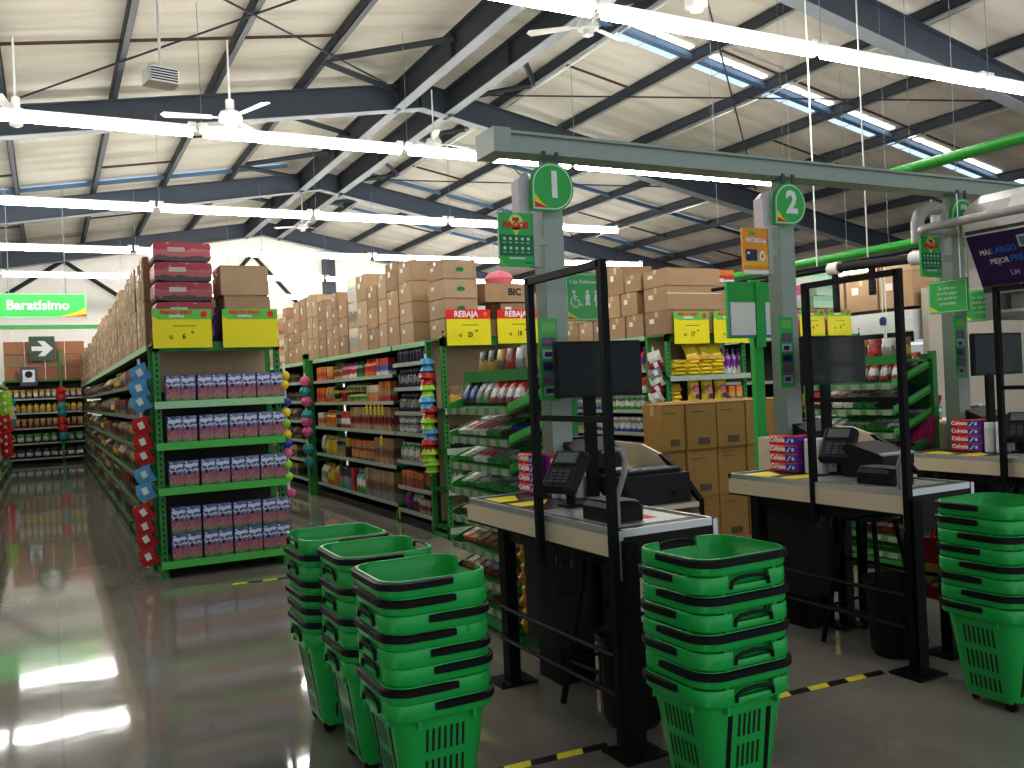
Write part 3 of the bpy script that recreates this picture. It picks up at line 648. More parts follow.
c1 = carton(4.24, 8.32, TOP+.36, .56, .42, .19, 'brown box printed BIC lying above the right REBAJA card')
text('BIC', .1, INK, c1, (.06,-.2125,.1), bold=.03)
c2 = carton(4.32, 8.32, TOP+.19, .34, .38, .165, 'brown box with a white sticker under the BIC box')
MB().box(-.12,-.05,-.193,-.191,.05,.12).build('sticker', WHITEP, c2)
c3 = carton(4.24, 8.32, TOP+.005, .5, .4, .18, 'brown box with dark handwriting at the bottom of the BIC pile'); MB().box(-.08,.14,-.203,-.2,.1,.14).build('printed_mark', INK, c3)
b = MB().lathe([(.0,0),(.13,.02),(.16,.08),(.11,.14),(0,.17)], 12).build('plush_bundle', mat('pink_plush',(.75,.22,.28),.8,bump=.5,scale=40), None, (4.3,8.45,TOP+.56), label='pink plastic wrapped bundle on top of the BIC box', cat='bundle')

# ---- third gondola X 6.24-7.36
gondola('green shelving run behind the brown carton wall, third from the left', 6.24, 7.36, 8.55, 20, [.15,.55,.87,1.14,1.38,1.62], TOP, '')
g3 = {1.62:[(1,'bottle',('red','purple','grey'),.1,.27)],1.38:[(1,'spray',('orange','red','white'),.1,.2)],1.14:[(.7,'can',('white','grey','blue'),.09,.16),(.3,'can',('green','white','green'),.09,.18)],
      .87:[(.6,'box',('cream','green','tan'),.13,.2),(.4,'can',('grey','white','blue'),.1,.18)],.55:[(1,'box',('darkred','white','brown'),.14,.2)],.15:[(1,'bag',('teal','white','blue'),.2,.25)]}
for i, (z, s) in enumerate(g3.items()): fill(6.24, 8.62, 11.6, z, s, NTH[i+1]+' shelf down, run behind the carton wall', gap=.02)
endcap_frame('green end display of yellow bags behind the carton wall', 6.22, 7.38, 8.1, 8.52, [.12,.8,1.2,1.52], TOP, [LIPW,LIPW,GREEN,LIPW])
price_sign(6.28,6.78,8.04,1.885,2.25,'PRECIO BAJO','yellow price card with green header above the yellow bags, left one', SGREEN2, '17')
price_sign(6.85,7.36,8.04,1.885,2.25,'PRECIO BAJO','yellow price card with green header above the yellow bags, right one behind the notice stand', SGREEN2, '17')
for k in range(4):
    for j in range(4): put('bag', .2, .16, .05, ('yellow','yellow','yellow'), (6.42+j*.19+.02*(k%2), 8.2, 1.525+k*.045), 0, 'yellow bag lying flat in the piles of the upper display shelf', 'flat yellow bags on the upper display shelf', 'snack_bag')
for j in range(3): put('bag', .2, .09, .22, ('yellow','yellow','gold'), (6.62+j*.17, 8.14, 1.70), 0, 'yellow bag with purple print standing on the flat bags, %s of three' % ['left','middle','right'][j], 'standing yellow bags, upper shelf', 'snack_bag', tilt=-.5)
for j in range(4): put('bottle', .08, .08, .3, ('lilac','purple','white'), (7.08+j*.085, 8.2, 1.525), 0, 'lilac bottle beside the yellow bags', 'lilac bottles')
for j in range(3):
    o = put('bag', .17, .1, .28, ('yellow','gold','yellow'), (6.62+j*.2, 8.18, 1.21), 0, 'standing yellow bag with round pink print on the lower display shelf, %s of three' % ['left','middle','right'][j], 'standing yellow bags, lower shelf', 'snack_bag')
    MB().lathe([(.04,0),(.04,.004)], 12, M=Matrix.Translation((0,-.052,.16)) @ Matrix.Rotation(PI/2,4,'X')).build('printed_disc', mat('pink_print',(.6,.15,.25),.4), o)
    MB().lathe([(.03,0),(.03,.004)], 8, M=Matrix.Translation((.02,-.052,.07)) @ Matrix.Rotation(PI/2,4,'X')).build('printed_figure', mat('purple_print',(.12,.02,.2),.4), o)
for j in range(5): put('bag', .16, .14, .05, ('yellow','gold','yellow'), (6.36+.02*(j%2), 8.2, 1.21+j*.045), 0, 'yellow bag in the small pile at the left of the lower display shelf', 'pile of yellow bags, lower shelf', 'snack_bag')
for j in range(4): put('box', .09, .09, .17, ('orange','gold','purple'), (7.15+(j%2)*.11, 8.16+(j//2)*.12, 1.21), 0, 'orange packet at the right of the lower display shelf', 'orange packets')
clip_strip(6.16, 8.3, [1.75,1.66,1.57,1.48,1.39,1.3,1.2,1.1], ['white','darkred','grey','white','darkred','white','brown','white'], 'clip strip of silvery sachets hung left of the yellow bag display', 'pack', .15, ('left of the yellow bag display', 'silvery sachets'))
# big cartons on top of run three
for r_, (z, h) in enumerate([(TOP+.005,.27),(TOP+.28,.27),(TOP+.555,.2)]):
    for j in range(9):
        y = 8.75+j*.36+(.09 if r_ % 2 else 0)
        if r_ == 2 and j % 7 == 6: continue
        carton(6.46, y, z, .44, .34, h+((.0,.14,.16,.05,.12,.1,0,.05,.1)[j] if r_ == 2 else 0), 'brown carton in the %s layer of the tall pile above the third run' % NTH[r_+1], 'tall carton pile above the third run')
for r_ in range(3): carton(6.62, 8.30, TOP+.005+r_*.275, .78, .44, .27 if r_ < 2 else .2, 'long brown carton at the front of the tall pile, %s' % ['bottom','middle','top'][r_], 'long cartons at the front of the third run')
b = MB().box(-.395,.395,-.223,-.22,.1,.108,0).build('strap', WHITEP, None, (6.62,8.3,TOP+.36), label='white strapping band round the front cartons above the yellow bags', cat='strap')
for r_ in range(3):
    for j in range(3): carton(7.18+.0*j, 8.35+j*.4, TOP+.005+r_*.2, .3, .36, .195, 'small carton behind the notice stand on the third run', 'small cartons behind the notice stand')
inst('wrapped_bale', prod('box', .34, .4, .15, 'orange','red','white'), (7.16,8.4,TOP+.61), 0, 'orange red wrapped bale on the small cartons behind the notice stand', 'bale')
inst('wrapped_bale', prod('box', .3, .4, .14, 'red','orange','red'), (7.2,8.85,TOP+.61), 0, 'red wrapped bale farther back above the small cartons', 'bale')

# brown carton wall in front of the yellow bags
for (x, top_, cn, y) in [(4.95,3,'leftmost',6.56),(5.255,3,'second',6.53),(5.60,3,'third',6.53),(5.945,3,'fourth',6.53),(6.29,3,'rightmost',6.55)]:
    for r_ in range(top_):
        o = carton(x, y+R.uniform(-.01,.01), r_*.425, .335 if x > 5 else .26, .28, .42, 'tall ochre carton, %s column, %s' % (cn, ['on the floor','middle','top'][r_]), 'ochre carton wall', CARD2, True)
for x in (5.1, 5.5, 5.9): 
    for r_ in range(3): carton(x+.25, 6.95, r_*.425, .38, .4, .42, 'tall ochre carton in the hidden back row of the carton wall', 'ochre carton wall back row', CARD2, True)

# ---- fourth gondola
gondola('green shelving run farthest right, half behind the second till', 8.9, 9.95, 9.1, 18, [.2,.6,1.0,1.4], TOP, '')
endcap_frame('green end display at the far right behind the second till screen', 8.9, 9.96, 8.65, 9.08, [.12,.6,1.0,1.5], TOP, [LIPW]*4)
price_sign(8.78,9.22,8.6,1.98,2.33,'PRECIO BAJO','yellow price card with green header seen left through the second till screen', SGREEN2, '9')
price_sign(9.28,9.72,8.6,1.98,2.33,'PRECIO BAJO','yellow price card with green header seen right through the second till screen', SGREEN2, '9')
for j in range(7): put('bottle', .11, .11, .34, ('white','pink','orange'), (8.95+j*.12, 8.8, TOP+.33 if 0 else TOP+.005+.0), 0, 'clear bottle with pink and orange contents above the far right display', 'bottles above the far right display')
for k in range(4):
    m = pack('clear_green_wrap', (.35,.62,.42), (.55,.7,.55), (.6,.7,.62), .6, .15)
    inst('wrapped_pack', (SH['box'](.42,.3,.16)).mesh('wrap', [m]), (9.35+.03*(k%2), 8.85, TOP+.36+k*.165), .1*(k%2), 'pale green plastic wrapped pack in the pile above the far right display', 'pack', 'green wrapped packs')
inst('wrapped_pack', prod('box', .3, .3, .3, 'pink','white','cream'), (8.95,8.9,TOP+.36), 0, 'pink and white wrapped pack left of the green wrapped packs', 'pack')
for j in range(7): carton(9.45, 9.4+j*.62, TOP+.005, .8, .58, .5+.1*(j%3), 'brown carton on top of the farthest right run', 'cartons on the farthest right run')
for z in (.12,.6,1.0,1.5):
    for j in range(5): put('bag', .17, .1, .22, R.choice([('red','white','darkred'),('gold','orange','brown'),('green','white','lime')]), (9.02+j*.2, 8.78, z+.003), 0, 'snack bag on the %s shelf up of the far right end display' % NTH[[.12,.6,1.0,1.5].index(z)+1], 'snack bags on the far right display', 'snack_bag')

# ---- fridge along the right
fr = thing('open_fridge', 'long white open display fridge with black stripe along the right wall', 'fridge', (10.95, 8.6, 0))
MB().prism([(0,2.02),(0,2.33),(.9,2.38),(.95,2.38),(.95,0),(0,0),(0,.5),(.12,.6),(.75,.6),(.75,1.9),(0,1.9)], 'y', 0, 7).build('body', mat('fridge_white', (.72,.73,.72), .35), fr)
MB().box(-.01,.02,0,7,1.87,2.02).build('black_stripe', PLB, fr)
for z in (.95,1.3,1.6): MB().box(.1,.75,.05,6.95,z-.02,z).build('shelf', WHITE, fr)
MB().box(.3,.7,.05,6.95,1.84,1.87).build('lamp', glow('fridge_lamp',(.9,.95,1.),.8), fr)
for li, z in enumerate((.6,.95,1.3,1.6)): fill(11.1, 8.7, 13, z, [(1,'bottle',R.choice([('yellow','gold','white'),('white','teal','blue'),('red','white','white')]),.1,.22)]*3, NTH[li+1]+' shelf up, white fridge', gap=.05)
for j in range(9): carton(11.35, 8.9+j*.62, 2.385, .7, .58, .52, 'large brown carton on top of the white fridge', 'cartons on top of the fridge')
for j in range(5): carton(11.35, 8.9+j*.62, 2.91, .6, .5, .28, 'upper brown carton above the white fridge', 'upper cartons above the fridge', CARDP)

# ---- far shelf and left gondola
FS = thing('aisle_end_shelving', 'far shelving with yellow packs at the end of the left aisle', 'shelving', (-1.0, 26.6, 0))
for xx in (0, 1.32, 1.9): MB().box(xx-.03,xx+.03,-.03,.03,0,3.0 if xx == 1.32 else 2.2).build('upright', GREEN, FS)
FL = [.15,.55,.95,1.35,1.72]
for z in FL:
    s = MB().box(0,1.9,0,.38,z-.03,z).build('shelf', GREEND, FS); MB().box(0,1.9,-.01,0,z-.04,z+.005).build('price_rail', LIPW, s)
s = MB().box(0,1.9,-.02,.38,2.16,2.2).build('top_shelf', GREEN, FS)
MB().box(0,1.9,.37,.39,0,2.16).build('back_panel', PEG, FS)
for li, z in enumerate(FL):
    for j in range(12 if li > 1 else 9):
        w = .13 if li > 1 else .18
        cs = [('navy','white','black'),('green','white','darkgreen'),('gold','tan','red'),('yellow','gold','tan'),('gold','white','brown')][li]
        put('bag' if li != 3 else 'jug', w, .12, .24, cs, (-.88+j*(w+.018), 26.75, z+.003), 0, 'small %s on the %s shelf up, far end of the left aisle' % (desc(cs, 'bag' if li != 3 else 'jug'), NTH[li+1]), 'far packs on the %s shelf up' % NTH[li+1])
for r_ in range(3):
    for j in range(4): carton(-.75+j*.48, 26.84, 2.21+r_*.34, .46, .38, .33, 'carton in the %s layer over the far aisle shelving' % NTH[r_+1], 'cartons over the far aisle shelving', mat('red_brown_card',(.42,.20,.12),.8,vary=.15) if r_ != 1 or j % 2 else CARD)
gondola('green shelving run at the left edge of the picture', -1.95, -.88, 8.2, 25.6, [.15,.5,.85,1.2,1.6], TOP, '')
for li, z in enumerate([.15,.5,.85,1.2,1.6]):
    segs = [(1, q[0], q[1], round(q[2]*1.5,2), q[3]) for q in [R.choice([('bag',('lime','green','yellow'),.16,.22),('box',('red','darkred','cream'),.16,.2),('bag',('teal','white','green'),.16,.22),('box',('brown','tan','cream'),.18,.22)]) for _ in range(5)]]
    fill(-.88, 18.5, 25.4, z, segs, NTH[li+1]+' shelf up, left picture edge', side=1, gap=.06)
clip_strip(-.80, 21.5, [1.75,1.6,1.45,1.25,1.1,.9,.75,.6], ['lime','lime','lime','red','red','red','red','red'], 'clip strip of toys at the left picture edge', 'pack', .24, ('at the left picture edge', 'toys at the left picture edge'))
clip_strip(.32, 26.5, [1.9,1.7,1.5,1.3,1.1,.9,.7], ['red','red','teal','teal','red','red','teal'], 'clip strip of toys on the far aisle shelving', 'ball', .24, ('on the far aisle shelving', 'toys on the far aisle shelving'))
clip_strip(-.88, 26.5, [1.7,1.5,1.3,1.1], ['teal','white','white','teal'], 'clip strip of white packets at the left of the far aisle shelving', 'pack', .24, ('at the left of the far aisle shelving', 'white packets at the far aisle'))

# hanging aisle sign and exit arrow
t = thing('hanging_aisle_sign', 'green hanging sign reading Baratísimo at the far left', 'sign', (-.3, 20, 3.26))
MB().box(-1.2,1.07,-.02,.02,0,.49).build('board', SGREEN, t)
MB().box(-1.18,1.05,-.024,-.02,.47,.478).box(-1.18,1.05,-.024,-.02,.012,.02).box(1.042,1.05,-.024,-.02,.012,.478).build('border', WHITEP, t)
text('Baratísimo', .26, WHITEP, t, (.20,-.024,.25), bold=.025)
MB().prism([(.55,.02),(1.05,.02),(1.05,.22),(.9,.12)], 'y', -.023, -.02).build('corner_flash', YEL, t)
MB().prism([(.5,.02),(1.05,.02),(1.05,.08),(.85,.05)], 'y', -.025, -.023).build('red_flash', RED, t)
MB().box(-6,1.6,-.03,.03,-.22,-.14).build('support_rail', GREEN, t)
for xx in (-.3,.7): MB().tube([(xx,0,.49),(xx,0,2.6)], .01, 4).build('hanger_wire', STEELL, t)
t = thing('exit_arrow_sign', 'dark green sign with a white arrow pointing right above the far shelving', 'sign', (-.09, 26.4, 2.70))
MB().box(-.3,.3,-.01,.01,0,.64).build('board', mat('arrow_board',(.06,.11,.07),.5), t)
MB().prism([(-.24,.26),(.02,.26),(-.1,.12),(.06,.12),(.26,.32),(.06,.52),(-.1,.52),(.02,.38),(-.24,.38)], 'y', -.015, -.01).build('arrow', WHITEP, t)
t = thing('notice_card', 'small white card with dark blue emblem hanging under the arrow sign', 'sign', (-.42, 26.35, 2.05))
MB().box(-.2,.2,-.01,.01,0,.5).build('card', mat('navy_card',(.08,.08,.16),.5), t); MB().box(-.14,.14,-.014,-.01,.1,.42).build('panel', WHITEP, t)
MB().lathe([(.09,0),(.09,.003)], 12, M=Matrix.Translation((0,-.014,.3)) @ Matrix.Rotation(PI/2,4,'X')).build('emblem', INK, t)

# ------------------------------------------------------------------ checkouts
def Mrot(n, up, c):
    n = Vector(n).normalized(); x = Vector(up).cross(n).normalized(); z = n.cross(x).normalized()
    M = Matrix((x, -n, z)).transposed().to_4x4(); M.translation = c; return M      # local -y faces n
ORD = ['first till', 'second till', 'third till']
PASTE = pack('toothpaste_red', (.62,.02,.03), (.62,.02,.03), (.62,.02,.03), .12, .3)
tb = MB().cbox(-.115,.115,-.022,.022,0,.053,.002)
tb.box(.015,.10,-.0226,-.022,.006,.047,2).box(.10,.1155,-.0224,.0224,.002,.051,1).box(-.1155,-.112,-.0224,.0224,.002,.051,1)
tb.prism([(.02,.01),(.05,.042),(.06,.042),(.035,.01)], 'y', -.0232, -.0226, 3).lathe([(.012,0),(.012,.001)], 10, m=3, M=Matrix.Translation((.075,-.0226,.027)) @ Matrix.Rotation(PI/2,4,'X'))
PST = tb.mesh('toothpaste_box', [mat('toothpaste_red_card',(.62,.02,.03),.3), mat('toothpaste_purple',(.16,.03,.30),.3), mat('toothpaste_blue',(.02,.07,.45),.3), mat('toothpaste_pale',(.55,.65,.85),.3)])
tmp = thing('tmp', None, None); CT = text('Colgate', .04, WHITEP, tmp, (0,0,0), bold=.03); CTM = CT.data; bpy.data.objects.remove(CT); bpy.data.objects.remove(tmp)

def checkout(i, X):
    w = ORD[i]; gx = (0, .11, .13)[i]; Y0, Y1 = 2.97, (4.42,4.25,4.32)[i]; W = .50; c = thing('checkout_counter', 'beige sided checkout counter with black belt, the '+w, 'counter', (X, Y0, 0)); L = Y1-Y0
    MB().box(.012,W-.012,.012,L-.012,.86,.896).build('belt_surface', BELT, c)
    b = MB().box(0,.022,0,L,.872,.902).box(W-.022,W,0,L,.872,.902).box(0,W,0,.022,.872,.902).box(0,W,L-.022,L,.872,.902)
    b.box(-.004,.02,-.004,.02,.70,.90).box(W-.02,W+.004,-.004,.02,.70,.90)
    b.build('metal_edge', ALU, c)
    MB().box(.0,.02,.0,L,.785,.872).box(.0,.02,.02,L,.775,.785,1).build('side_panel', [BEIGE, BLACK], c)
    MB().box(W-.02,W,.02,L,.775,.872).box(.02,W-.02,L-.02,L,.775,.872).build('side_panel', BEIGE, c)
    MB().box(.02,W-.02,.002,.02,.70,.872).build('end_panel', PLB, c)
    b = MB()
    for q in range(6): b.lathe([(.004,0),(.004,.0015)], 6, c=(.011,.12+q*.24,.902))
    b.build('rivet', STEELL, c)
    g = MB().box(.06,.44,.1,.75,.8965,.8985,0).box(.2,.34,.2,.5,.8985,.9,1).build('scanner_plate', [ALU, RED], c)
    MB().prism([(.06,L-.08),(.06,L-.28),(.17,L-.28),(.25,L-.08)], 'z', .8965, .8975).build('yellow_mark', YELS, c)
    MB().prism([(.06,L-.36),(.06,L-.5),(.2,L-.5),(.3,L-.36)], 'z', .8965, .8975).build('yellow_mark', YELS, c)
    for (lx, ly) in ((.04,.0),(.04,1.07),(.44,.12),(.44,.8)):
        MB().box(lx-.032,lx+.032,ly-.03,ly+.034,.01,.86).box(lx-.1,lx+.1,ly-.08,ly+.1,0,.012).lathe([(.012,.012),(.012,.024)],6,c=(lx-.075,ly-.055,0)).lathe([(.012,.012),(.012,.024)],6,c=(lx+.075,ly+.075,0)).build('leg', BLACK, c)
    for z in (.385,.228): MB().tube([(.0,.03,z),(.0,1.09,z)], .011, 6).build('rail', BLACK, c)
    MB().tube([(.02,.03,.40),(.44,.15,.40)], .011, 6).tube([(.44,.15,.4),(.44,.8,.4)], .011, 6).build('rail', BLACK, c)
    MB().box(.03,.47,.4,1.05,.72,.775).build('drive_box', PLB, c)
    # acrylic screen on the side
    s = thing('acrylic_screen', 'clear acrylic screen in a black frame standing along the '+w, 'screen', (X-.025+(0,.035,0)[i], Y0, 0))
    for y in (0, .60): MB().box(-.016,.016,y-.016,y+.016,(.68 if y else .05),1.985).build('post', BLACK, s)
    MB().box(-.016,.016,.0,.60,1.955,1.985).build('top_bar', BLACK, s); MB().box(-.01,.01,.0,.60,1.335,1.36).build('middle_bar', BLACK, s)
    MB().box(-.002,.002,.016,.584,1.36,1.955).build('acrylic_pane', ACR, s)
    # card terminal on a stalk
    k = thing('card_terminal', 'black card payment terminal on a stalk on the '+w, 'terminal', (X+(.235,.385,.40)[i], 3.72, .90))
    MB().tube([(0,0,0),(0,0,.15)], .022, 8).box(-.045,.045,-.045,.045,0,.012).tube([(.03,.02,0),(.03,.02,.14)], .009, 6).build('stalk', BLACK, k)
    Mh = Mrot((-.66,-.30,.66), (0,0,1), (-.03,-.02,.175))
    MB().cbox(-.095,.095,-.03,.035,-.11,.11,.015,M=Mh).box(-.075,.075,-.036,-.03,.015,.095,M=Mh).build('housing', PLBM, k)
    MB().box(-.06,.06,-.0385,-.036,.025,.085,M=Mh).build('screen', mat('terminal_screen', (.16,.18,.19), .2), k)
    b = MB()
    for q in range(12): b.box(-.055+(q%3)*.04,-.025+(q%3)*.04,-.034,-.03,-.03-(q//3)*.02,-.016-(q//3)*.02,M=Mh)
    b.build('keypad', mat('keypad_blue_grey', (.06,.065,.08), .5), k)
    # scanner block
    k = thing('barcode_scanner', 'low black scanner block with shiny top at the near end of the '+w, 'scanner', (X+(.08,.11,.08)[i], 3.14, .90))
    MB().cbox(0,.18,0,.24,0,.08,.02).build('housing', PLB, k); MB().box(.03,.15,.03,.23,.085,.088).build('glass_top', mat('scanner_glass', (.3,.32,.34), .1), k)
    MB().tube([(X+.055,3.05,.90),(X+.055,3.05,1.02),(X+.07,3.04,1.07),(X+.09,3.04,1.12),(X+.095,3.04,1.18),(X+.08,3.05,1.215),(X+.03,3.06,1.222),(X+.0,3.06,1.21)], [.012,.012,.012,.013,.012,.010,.008,.006], 10).build('bag_hook', mat('hook_grey', (.28,.29,.30), .35), label='grey curved bag hook at the near end of the '+w, cat='hook')
    if i == 1:
        k = thing('document_printer', 'wide black printer with pale lid edge on the belt of the second till', 'printer', (X+.31, 3.40, .90))
        MB().prism([(0,0),(.24,0),(.26,.15),(.20,.19),(-.04,.13),(-.04,.08)], 'x', 0, .25).build('housing', PLB, k)
        MB().prism([(-.044,.126),(-.02,.132),(-.02,.142),(-.046,.136)], 'x', -.002, .252).build('lid_edge', mat('pale_lid', (.40,.40,.40), .4), k)
    # cash desk
    D = thing('cash_desk', 'beige cashier desk with curved side panels behind the '+w, 'desk', (X+.53, 3.70, 0))
    cur = [(0,.62),(0,.86),(.16,1.0),(.32,1.08),(.5,1.13),(.78,1.14),(.85,1.13),(.85,.62)]
    MB().prism(cur, 'x', .48, .50).build('side_panel', BEIGE, D)
    MB().prism([(.18,.62),(.18,.88),(.42,1.06),(.85,1.08),(.85,.62)], 'x', 0, .02).build('side_panel', BEIGE, D)
    MB().prism([(-.004,.6),(-.004,.86),(.16,1.004),(.32,1.084),(.34,1.08),(.0,.84),(.0,.6)], 'x', .475, .505).build('black_edging', BLACK, D)
    MB().box(0,.48,.0,.85,.825,.85).box(.0,.48,-.002,.006,.825,.85).build('desk_top', BEIGE, D)
    MB().box(.02,.48,.0,.02,.66,.79).build('front_panel', BEIGE, D)
    MB().box(.02,.48,.83,.85,.62,1.08).build('back_panel', BEIGE, D)
    for lx, ly in ((.03,.05),(.45,.05),(.03,.8),(.45,.8)): MB().box(lx-.02,lx+.02,ly-.02,ly+.02,0,.775).build('leg', BLACK, D)
    MB().box(.02,.48,.55,.83,.985,1.0).build('rear_shelf', BEIGE, D)
    k = thing('till_cash_box', 'wide black cash drawer on the desk of the '+w, 'cash box', (X+.57, 3.74, .85))
    MB().cbox(0,.42,0,.42,0,.155,.008).build('housing', PLBM, k); MB().box(.01,.41,-.006,0,.02,.095).build('drawer_front', PLBM, k)
    MB().lathe([(.012,0),(.014,.008)], 10, M=Matrix.Translation((.3,-.006,.055)) @ Matrix.Rotation(PI/2,4,'X')).build('lock', PLB, k)
    k = thing('keyboard', 'black till keyboard on top of the cash drawer of the '+w, 'keyboard', (X+.60, 3.78, 1.006))
    MB().cbox(0,.36,0,.15,0,.018,.004).build('base', PLB, k)
    b = MB()
    for a in range(14):
        for c_ in range(5): b.box(.012+a*.0245,.032+a*.0245,.012+c_*.027,.033+c_*.027,.018,.026)
    b.build('keys', mat('key_grey', (.14,.14,.15), .5), k)
    for q in range(3): MB().prism([(-.07,-.05),(.07,-.05),(.07,.05),(-.07,.05)], 'z', 0, .001).build('receipt_paper', WHITEP, None, (X+.88-q*.05, 4.02+q*.04, 1.007+q*.002), q*.4, label='white receipt slip lying on the cash drawer of the '+w, cat='paper', group='receipt slips on the '+w)
    k = thing('receipt_printer', 'black receipt printer behind the card terminal of the '+w, 'printer', (X+.48, 4.06, 1.03))
    MB().prism([(0,0),(.26,0),(.26,.13),(.16,.165),(0,.10)], 'x', 0, .30).build('housing', PLBM, k); MB().prism([(.15,.172),(.25,.155),(.25,.157),(.15,.174)], 'x', .03, .21).build('paper', WHITEP, k)
    MB().box(.10,.22,.05,.2,-.18,0).build('stand', BLACK, k)
    k = thing('monitor', 'black till monitor seen behind the screen of the '+w, 'monitor', (X+(.525 if i < 2 else .40), 3.86, 1.0))
    MB().cbox(-.26,.27,0,.03,.425,.71,.006).build('housing', PLB, k); MB().box(-.245,.255,-.003,0,.442,.695).build('screen', mat('dark_screen', (.010,.013,.019), .25, spec=.2), k)
    MB().box(-.07,-.01,.03,.06,-.2,.55).build('pole', BLACK, k)
    k = thing('pump_bottle', 'clear hand sanitiser pump bottle on the desk of the '+w, 'bottle', (X+.91, 4.36, 1.001))
    MB().lathe([(.036,0),(.04,.01),(.04,.1),(.024,.13),(.014,.135)], 12).build('body', mat('clear_gel', (.62,.66,.66), .15), k)
    MB().lathe([(.016,.135),(.016,.16),(.006,.165),(.006,.19)], 8).box(-.035,.01,-.008,.008,.19,.205).build('pump', WHITE, k)
    # goods on the far end of the belt
    for z_ in range(4):
        for d_ in range(2):
            o = inst('toothpaste_box', PST, (X+(.36,.30,.33)[i]+d_*.047, (4.33,4.06,4.06)[i], .902+z_*.0545), -PI/2, 'red and blue toothpaste box, %s layer, %s row, pile on the %s' % (['bottom','second','third','top'][z_], ['front','back'][d_], w), 'box', 'toothpaste boxes on the '+w)
            if d_ == 0:
                t_ = bpy.data.objects.new('lettering', CTM); col.objects.link(t_); t_.parent = o; t_.location = (-.05,-.0235,.028); t_.rotation_euler = (PI/2,0,0)
        o = inst('toothpaste_box', PST, (X+(.43,.41,.44)[i], (4.175,4.04,4.04)[i], .902+z_*.0545), .0, 'purple ended toothpaste box across the near side of the pile, %s, %s layer' % (w, ['bottom','second','third','top'][z_]), 'box', 'crosswise toothpaste boxes on the '+w)
        o.scale = (.5,1,1)
    lot = MB().lathe([(.031,0),(.033,.006),(.033,.165),(.031,.17),(.031,.20),(.026,.205)], 12, ms=[0,0,0,1,1]).mesh('lotion', [mat('lotion_body', (.66,.70,.72), .25, vary=.1), WHITE])
    for q, (ax, ay) in enumerate([(.37,4.07),(.44,4.06),(.38,3.995),(.45,3.985)] if i == 0 else [(.33,3.90),(.40,3.89),(.34,3.825),(.41,3.815)]):
        inst('lotion_bottle', lot, (X+ax, ay, .899), 0, 'white bottle beside the toothpaste pile on the '+w, 'bottle', 'white bottles on the '+w)
    # underneath
    k = thing('computer_case', 'dark computer cabinet under the '+w, 'computer', (X+.17, 3.80, 0))
    MB().box(0,.28,0,.30,.2,.715).box(.02,.26,.02,.28,.715,.775).build('case', PLBM, k); MB().box(.02,.2,-.004,0,.45,.5).box(.03,.25,-.004,0,.25,.26).build('drive_front', PLB, k)
    MB().box(.04,.24,.04,.26,0,.2).build('stand', BLACK, k)
    b = MB()
    for q in range(5):
        x0 = .05+.08*q; b.tube([(X+x0,3.55,.74),(X+x0+.02,3.6,.66-.03*(q%3)),(X+x0+.1,3.68,.62+.02*q),(X+x0+.12,3.78,.73)], .006, 5)
    b.build('cable_bundle', mat('cable_grey', (.10,.10,.10), .5), label='tangled cables hanging under the '+w, cat='cable')
    if i < 2:
        k = thing('bar_stool', 'black metal stool tucked under the '+w, 'stool', (X+.30, 3.46, 0), .1)
        MB().lathe([(.13,.68),(.15,.69),(.15,.71),(.12,.72)], 20).build('seat', PLB, k)
        for sx in (-1,1):
            for sy_ in (-1,1): MB().tube([(sx*.09,sy_*.09,.69),(sx*.19,sy_*.19,.0)], .015, 6).build('leg', BLACK, k)
        for (a, c_) in (((-1,-1),(1,-1)),((1,-1),(1,1)),((1,1),(-1,1)),((-1,1),(-1,-1))): MB().tube([(a[0]*.163,a[1]*.163,.2),(c_[0]*.163,c_[1]*.163,.2)], .009, 6).build('footrest', BLACK, k)
        k = thing('waste_bin', 'black ribbed waste bin under the near end of the '+w, 'bin', (X+.23, 3.26, 0))
        b = MB().lathe([(.112,0),(.12,.02),(.146,.37),(.156,.375),(.158,.40),(.150,.40),(.138,.37),(.112,.03),(.0,.03)], 24, cap1=False)
        for q in range(24):
            a = q*PI/12; b.tube([(.121*math.cos(a),.121*math.sin(a),.03),(.144*math.cos(a),.144*math.sin(a),.35)], .003, 4)
        b.build('bucket', PLB, k)
for i, X in enumerate((1.995, 3.68, 5.36)): checkout(i, X)

# hazard tape on the floor
def hazard(x0, x1, y, label, yr=0):
    b = MB(); n = max(2, round((x1-x0)/.115)); d = (x1-x0)/n
    for k in range(n): b.prism([(k*d,0),(k*d+d,0),(k*d+d+.02,.05),(k*d+.02,.05)], 'z', .0005, .0016, k % 2)
    b.build('floor_tape', [YELS, PLB], None, (x0, y, 0), yr, label=label, cat='tape')
hazard(1.28, 1.98, 3.13, 'yellow and black floor tape beside the first till', -.06)
hazard(2.66, 3.60, 3.13, 'yellow and black floor tape between the first and second tills', -.06)
hazard(1.25, 1.95, 7.42, 'short worn yellow and black floor tape in front of the detergent display', -.1)

